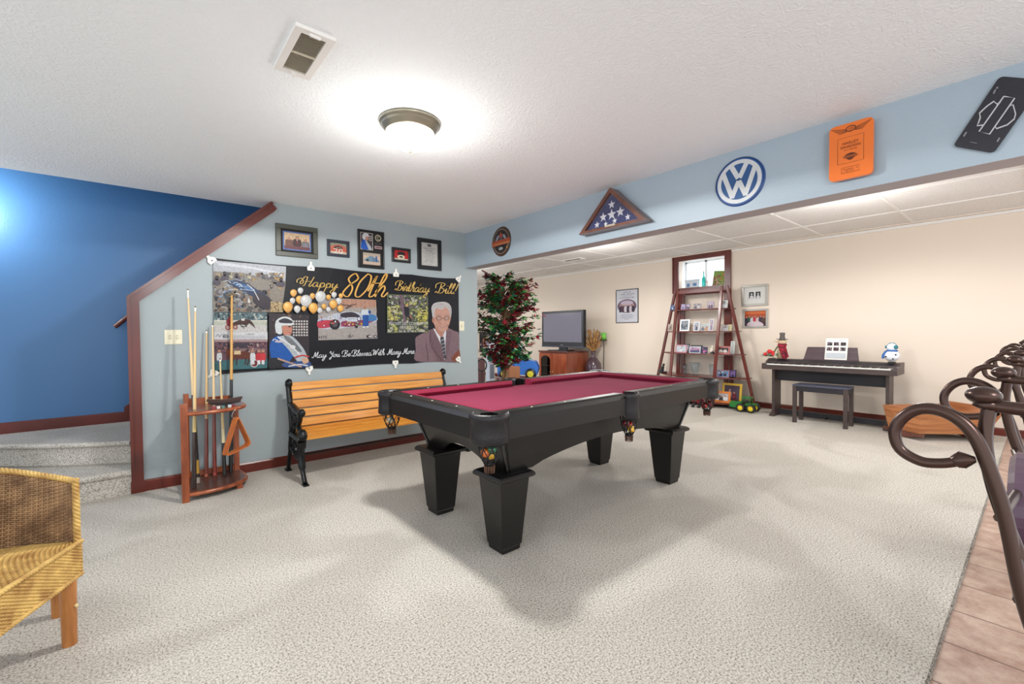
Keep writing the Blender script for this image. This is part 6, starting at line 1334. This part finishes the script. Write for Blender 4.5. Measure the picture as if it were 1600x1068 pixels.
# ------------------------------------------------------------ things glimpsed beyond the tree
def far_corner():
    BR = mat('brown_sofa_leather', (112, 82, 80), .4, bump=.2, bscale=20)
    t = thing('sofa', 'brown leather sofa partly hidden behind the grey wall end', 'sofa', (5.35, 8.1, 0))
    b = MB(); b.box(-.85, .25, -.4, .45, 0, .42); b.build('seat_base', BR, t, bevel=.04); b = MB(); b.box(-.85, .25, .25, .5, .42, .82); b.build('backrest', BR, t, bevel=.06)
    b = MB(); b.box(.10, .34, -.45, .5, 0, .66); b.build('arm', BR, t, bevel=.06)
    b = MB(); b.ball((0, 0, 0), .2, 12, sx=1, sz=.9, sy=.4); tag(b.build('throw_pillow', mat('tan_pillow', (222, 190, 130), .9), loc=(5.18, 8.0, .62)), 'tan throw pillow resting on the brown sofa', 'pillow')
    wall_frame('picture_frame', 'black framed picture on the beige wall behind the sofa', 'picture frame', -.30, .30, -.26, .26, .05, (30, 30, 34), lambda a: (a.rect(0, 0, 1, 1, (60, 50, 56)), a.rect(.2, .2, .8, .8, (190, 130, 90)), a.rect(.3, .3, .7, .7, (60, 44, 44))), rz=BW, loc=(7.45, 10.0, .95))
    t = thing('grey_upright_object', 'pale grey upright object behind the artificial tree', 'upright object', (5.0, 6.60, 0)); Gm = mat('tower_grey', (196, 202, 212), .4)  # unidentified pale grey object; its fan shape is a guess
    b = MB(); b.lathe([(.001, 0), (.16, 0), (.16, .02), (.10, .04), (.001, .04)], n=24); b.build('base', Gm, t); b = MB(); b.box(-.07, .07, -.06, .06, .04, 1.02); b.build('tower', Gm, t, bevel=.02); b = MB(); b.box(-.05, .05, -.062, -.0605, .35, .62); b.build('grille', mat('grille_grey', (110, 116, 128), .5), t)
    t = thing('round_hoop', 'small round black rimmed hoop beside the grey tower', 'hoop', (4.70, 6.45, .62)); b = MB(); b.tube([(.085*math.cos(2*PI*i/24)*.77, .085*math.cos(2*PI*i/24)*-.64, .105*math.sin(2*PI*i/24)) for i in range(24)], .012, 8, close=True); b.build('rim', BLACKP, t); b = MB(); b.tube([(0, 0, -.10), (0, 0, -.62)], .008, 6); b.lathe([(.001, -.62), (.07, -.62), (.07, -.61), (.001, -.605)], n=16); b.build('pole', BLACKP, t)
    # blue race car toy
    t = thing('toy_race_car', 'large blue toy race car with a bright wheel standing beside the cabinet', 'toy car', (5.85, 6.75, .36), -.85); Bm = mat('toy_blue', (60, 120, 206), .35, coat=.4)
    b = MB(); b.prism([(-.42, .0), (.36, .0), (.40, .14), (.34, .26), (.12, .33), (-.06, .33), (-.20, .24), (-.42, .17)], 'xz', -.16, .16); b.build('car_body', Bm, t, bevel=.03); b = MB(); b.prism([(-.42, .172), (-.21, .242), (-.06, .335), (.12, .335), (.0, .26), (-.3, .172)], 'xz', -.162, .162); b.build('white_stripe', WHITE, t)
    for x in (-.28, .24):
        for s in (-1, 1):
            b = MB(); b.at((x, s*.165, .02), 0, PI/2); b.lathe([(.001, -.02), (.10, -.02), (.11, 0), (.10, .02), (.001, .02)], n=22); w_ = b.build('wheel', BLACKP, t); b = MB(); b.at((x, s*.165, .02), 0, PI/2); b.lathe([(.001, -.024), (.055, -.022), (.07, -.018)], n=14); b.lathe([(.001, .024), (.055, .022), (.07, .018)], n=14); b.build('hub', mat('hub_lime', (226, 214, 60), .4), w_)
    t = thing('low_table', 'low dark wooden table under the blue toy car', 'table', (5.80, 6.72, 0), -.85); b = MB(); b.box(-.55, .50, -.30, .30, .24, .27); b.build('top', CHERRY, t)
    for x in (-.5, .45):
        for y in (-.25, .25): b = MB(); b.box(x-.02, x+.02, y-.02, y+.02, 0, .24); b.build('leg', CHERRY, t)
    b = MB(); b.box(-.12, .12, -.10, .10, 0, .20); tag(b.build('cardboard_box', mat('cardboard', (156, 104, 70), .8), loc=(5.05, 6.05, .40)), 'brown cardboard box between the tree and the blue toy car', 'box')
    t = thing('side_table', 'small dark side table carrying the cardboard box', 'table', (5.05, 6.05, 0)); b = MB(); b.box(-.2, .2, -.2, .2, .38, .3995); b.build('top', CHERRY, t)
    for x in (-.17, .17):
        for y in (-.17, .17): b = MB(); b.box(x-.015, x+.015, y-.015, y+.015, 0, .38); b.build('leg', CHERRY, t)
far_corner()

# ------------------------------------------------------------ bar stools
def stool(loc, rz, label):
    t = thing('bar_stool', label, 'bar stool', loc, rz, 'scrolled iron bar stools along the tiled floor'); w_ = .20
    # local: x side, +y is the back (towards the carpet), seat centre at y=-.27
    SP = [(-.045, .72), (-.035, .80), (-.012, .88), (.009, .957), (.022, 1.036), (.034, 1.085), (.045, 1.117), (.058, 1.134), (.075, 1.142), (.091, 1.140), (.104, 1.128), (.110, 1.111), (.105, 1.092), (.088, 1.082), (.072, 1.083), (.060, 1.087)]
    for s in (-1, 1):
        P = smooth([(s*w_, a, z) for a, z in SP], 5); n = len(P)
        b = MB(); b.tube(P, [.0064 if i < n*.6 else .0064-.001*(i-n*.6)/(n*.4) for i in range(n)], 12); b.tube([P[-1], P[-1]+Vector((0, -.006, .004)), P[-1]+Vector((0, -.016, .006))], [.0065, .0095, .003], 10); b.build('back_scroll', BRONZE, t)
        b = MB(); b.tube(smooth([(s*w_*.99, .012, 1.0), (s*w_*.97, .030, 1.06), (s*w_*.95, .038, 1.11), (s*w_*.93, .036, 1.145)], 5), .0062, 10); b.tube(smooth([(s*w_*.93, .036, 1.150), (s*w_*.93, -.06, 1.140), (s*w_*1.1, -.20, 1.10), (s*w_*1.25, -.34, 1.04), (s*w_*1.2, -.42, .95), (s*w_*1.0, -.42, .78)], 6), .0068, 10); b.build('arm', BRONZE, t)
        b = MB(); b.ball((s*w_*.93, .040, 1.160), .0145, 12, sz=.66); b.lathe([(.006, 1.146), (.011, 1.149), (.009, 1.153)], (s*w_*.93, .038, 0), 12); b.build('finial', BRONZE, t)
    SM = mat('stool_leather', (84, 62, 78), .35, coat=.2)
    b = MB(); N = 28; ring_ = lambda k, y: [(k*.092*math.cos(2*PI*i/N), y, 1.01+k*.058*math.sin(2*PI*i/N)) for i in range(N)]
    V = ring_(.86, .026)+ring_(1, .020)+ring_(1, .008)+ring_(.86, .000); F_ = [tuple(range(N-1, -1, -1)), tuple(range(3*N, 4*N))]
    for j in range(3): F_ += [(j*N+i, j*N+(i+1) % N, (j+1)*N+(i+1) % N, (j+1)*N+i) for i in range(N)]
    b.add(V, F_); b.build('back_pad', SM, t)
    b = MB()
    for z in (.955, 1.035): b.tube([(-w_*.98, .012+.18*(z-.955), z), (0, .012, z), (w_*.98, .012+.18*(z-.955), z)], .005, 8)
    b.build('back_bar', BRONZE, t)
    b = MB(); b.lathe([(.001, .70), (.20, .70), (.215, .715), (.215, .745), (.19, .77), (.001, .78)], (0, -.25, 0), 32); b.build('seat', SM, t)
    for sx in (-1, 1):
        for sy in (-1, 1):
            b = MB(); b.tube(smooth([(sx*.13, -.25+sy*.13, .70), (sx*.15, -.25+sy*.15, .45), (sx*.17, -.25+sy*.17, .20), (sx*.215, -.25+sy*.215, .0)], 5), .011, 10); b.build('leg', BRONZE, t)
    b = MB(); b.tube([(.232*math.cos(2*PI*i/32), -.25+.232*math.sin(2*PI*i/32), .24) for i in range(32)], .009, 8, close=True); b.build('foot_ring', BRONZE, t)
    return t
s0 = stool((.875, 0, -.012), 0, 'bronze scrolled iron bar stool nearest the camera at the right edge')
dup(s0, (1.70, .0, -.012), 0, 'bronze scrolled iron bar stool second from the camera, just behind the nearest one')
dup(s0, (2.55, .0, -.012), 0, 'bronze scrolled iron bar stool third from the camera')
dup(s0, (3.40, .02, -.012), 0, 'bronze scrolled iron bar stool farthest from the camera')

# ------------------------------------------------------------ wicker chair
def wicker_chair():
    F1 = Vector((-.205, 2.49, 0)); d1 = Vector((-.446, -.895, 0)); d2 = Vector((-.895, .446, 0)); Wd = .56
    t = thing('wicker_chair', 'woven honey coloured wicker tub chair with wooden legs at the left edge', 'chair', tuple(F1))
    WK = mat('wicker', (220, 184, 108), .5, rgb2=(168, 126, 66), vscale=14, detail=4); WD = mat('wicker_dark', (188, 152, 112), .55, rgb2=(128, 98, 72), vscale=14)
    def weave(fn, ns, nt, m, name, r=.0034, amp=.0048, sub=2):
        """fn(s,t)->(point, normal); rows run along s"""
        b = MB(F1)
        for j in range(nt):
            pts = []
            for i in range(ns*sub+1):
                s = i/(ns*sub); p, n = fn(s, (j+.5)/nt); off = amp*math.cos(PI*i/sub)*(1 if j % 2 else -1); pts.append(tuple(p+n*off))
            b.tube(pts, r, 5, caps=False)
        o = b.build(name, m, t); b = MB(F1)
        for i in range(ns+1):
            b.tube([tuple(fn(i/ns, j/8)[0]) for j in range(9)], .0034, 5, caps=False)
        b.build('rib', m, o)
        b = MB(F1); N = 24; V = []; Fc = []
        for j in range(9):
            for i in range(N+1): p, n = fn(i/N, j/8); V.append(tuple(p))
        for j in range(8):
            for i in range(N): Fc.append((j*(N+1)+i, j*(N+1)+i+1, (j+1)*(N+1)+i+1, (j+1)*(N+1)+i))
        b.add(V, Fc, True); b.build('weave_shade_sheet', mat('wicker_shadow', (104, 74, 42), .8), o)  # dark sheet painted as the shade between the woven strands
        return o
    # curve of the tub in plan, from the right front corner round the back to the left front corner
    F2 = F1+d1*Wd
    plan = smooth([F1+Vector((0, 0, 0)), F1+d2*.16+d1*-.015, F1+d2*.34+d1*.0, F1+d2*.50+d1*.10, F1+d2*.56+d1*.28, F1+d2*.50+d1*.46, F1+d2*.34+d1*.56, F1+d2*.16+d1*.575, F2], 6)
    def pl(s):
        x = s*(len(plan)-1); i = min(int(x), len(plan)-2); f = x-i; return plan[i]*(1-f)+plan[i+1]*f
    def tub(s, u):
        p = pl(s); q = pl(min(s+.01, 1))-pl(max(s-.01, 0)); n = Vector((-q.y, q.x, 0)).normalized(); top = .632+.10*math.sin(PI*s)**1.2; z = .36+(top-.36)*u
        return Vector((p.x, p.y, z))-n*.05*u*math.sin(PI*s), n
    weave(tub, 78, 40, WD, 'tub_back')
    C = (F1+F2)/2+d2*.27
    def seat(s, u):
        a = F1*(1-s)+F2*s; p = pl(.02+.34*(0) + 0)  # rows parallel to the front edge
        back = a+d2*(.20+.34*math.sin(PI*min(max(s, .0), 1))**.6); q = a*(1-u)+back*u; return Vector((q.x, q.y, .385+.018*math.sin(PI*s)*math.sin(PI*min(u*1.2, 1)))), Vector((0, 0, 1))
    weave(seat, 50, 52, WK, 'seat')
    def apron(s, u):
        a = F1*(1-s)+F2*s-d2*.012; return Vector((a.x, a.y, .262+(.385-.262)*u)), -d2
    weave(apron, 50, 20, WK, 'front_apron')
    def apron2(s, u):
        p = pl(s); q = pl(min(s+.01, 1))-pl(max(s-.01, 0)); n = Vector((-q.y, q.x, 0)).normalized(); return Vector((p.x, p.y, .262+.10*u)), n
    weave(apron2, 78, 16, WK, 'side_apron')
    def braid(fn, n, name, r=.0065, R=.008):
        b = MB(F1)
        for k in range(3):
            pts = []
            for i in range(n*6+1):
                s = i/(n*6); p, a1, a2 = fn(s); ph = 2*PI*(i/6*.5)+2*PI*k/3; pts.append(tuple(p+a1*R*math.cos(ph)+a2*R*.7*math.sin(ph)))
            b.tube(pts, r, 6)
        b.build(name, WK, t)
    Z = Vector((0, 0, 1))
    braid(lambda s: (tub(s, 1)[0], tub(s, 1)[1], Z), 70, 'top_braid'); braid(lambda s: (Vector((F1.x, F1.y, .255+(.64-.255)*s)), d1, d2), 16, 'corner_braid'); braid(lambda s: (Vector((F2.x, F2.y, .255+(.64-.255)*s)), d1, d2), 16, 'corner_braid')
    braid(lambda s: ((F1*(1-s)+F2*s)-d2*.014+Z*.390, -d2, Z), 30, 'seat_edge_braid', .005, .006); braid(lambda s: ((F1*(1-s)+F2*s)-d2*.012+Z*.258, -d2, Z), 30, 'lower_braid', .005, .006)
    LM = m_wood('chair_leg_wood', (150, 90, 40), (196, 130, 66), .35, 6, (6, 6, 1))
    for p in (Vector((-.232, 2.452, 0)), F2+d2*.03+Vector((.03, .03, 0)), Vector((-.29, 2.735, 0)), F2+d2*.30):
        b = MB(F1); b.tube([(p.x, p.y, 0), (p.x, p.y, .04), (p.x, p.y, .258)], [.023, .0235, .0262], 16); b.build('leg', LM, t)
    b = MB(F1); p = Vector((-.232, 2.452, .155)); b.tube([(p.x+.02, p.y-.015, .158), (p.x+.026, p.y-.02, .150)], [.006, .005], 8); b.build('peg', mat('peg', (214, 190, 130), .5), t)
    b = MB(F1); c1 = F1+d2*.05+d1*.03; b.tube([tuple(c1+Z*.262), tuple(F1+d2*.45+d1*.06+Z*.262)], .012, 8); b.tube([tuple(F1+d2*.02+d1*.01+Z*.262), tuple(F2+d2*.02-d1*.01+Z*.262)], .013, 8); b.build('seat_rail', LM, t)
wicker_chair()
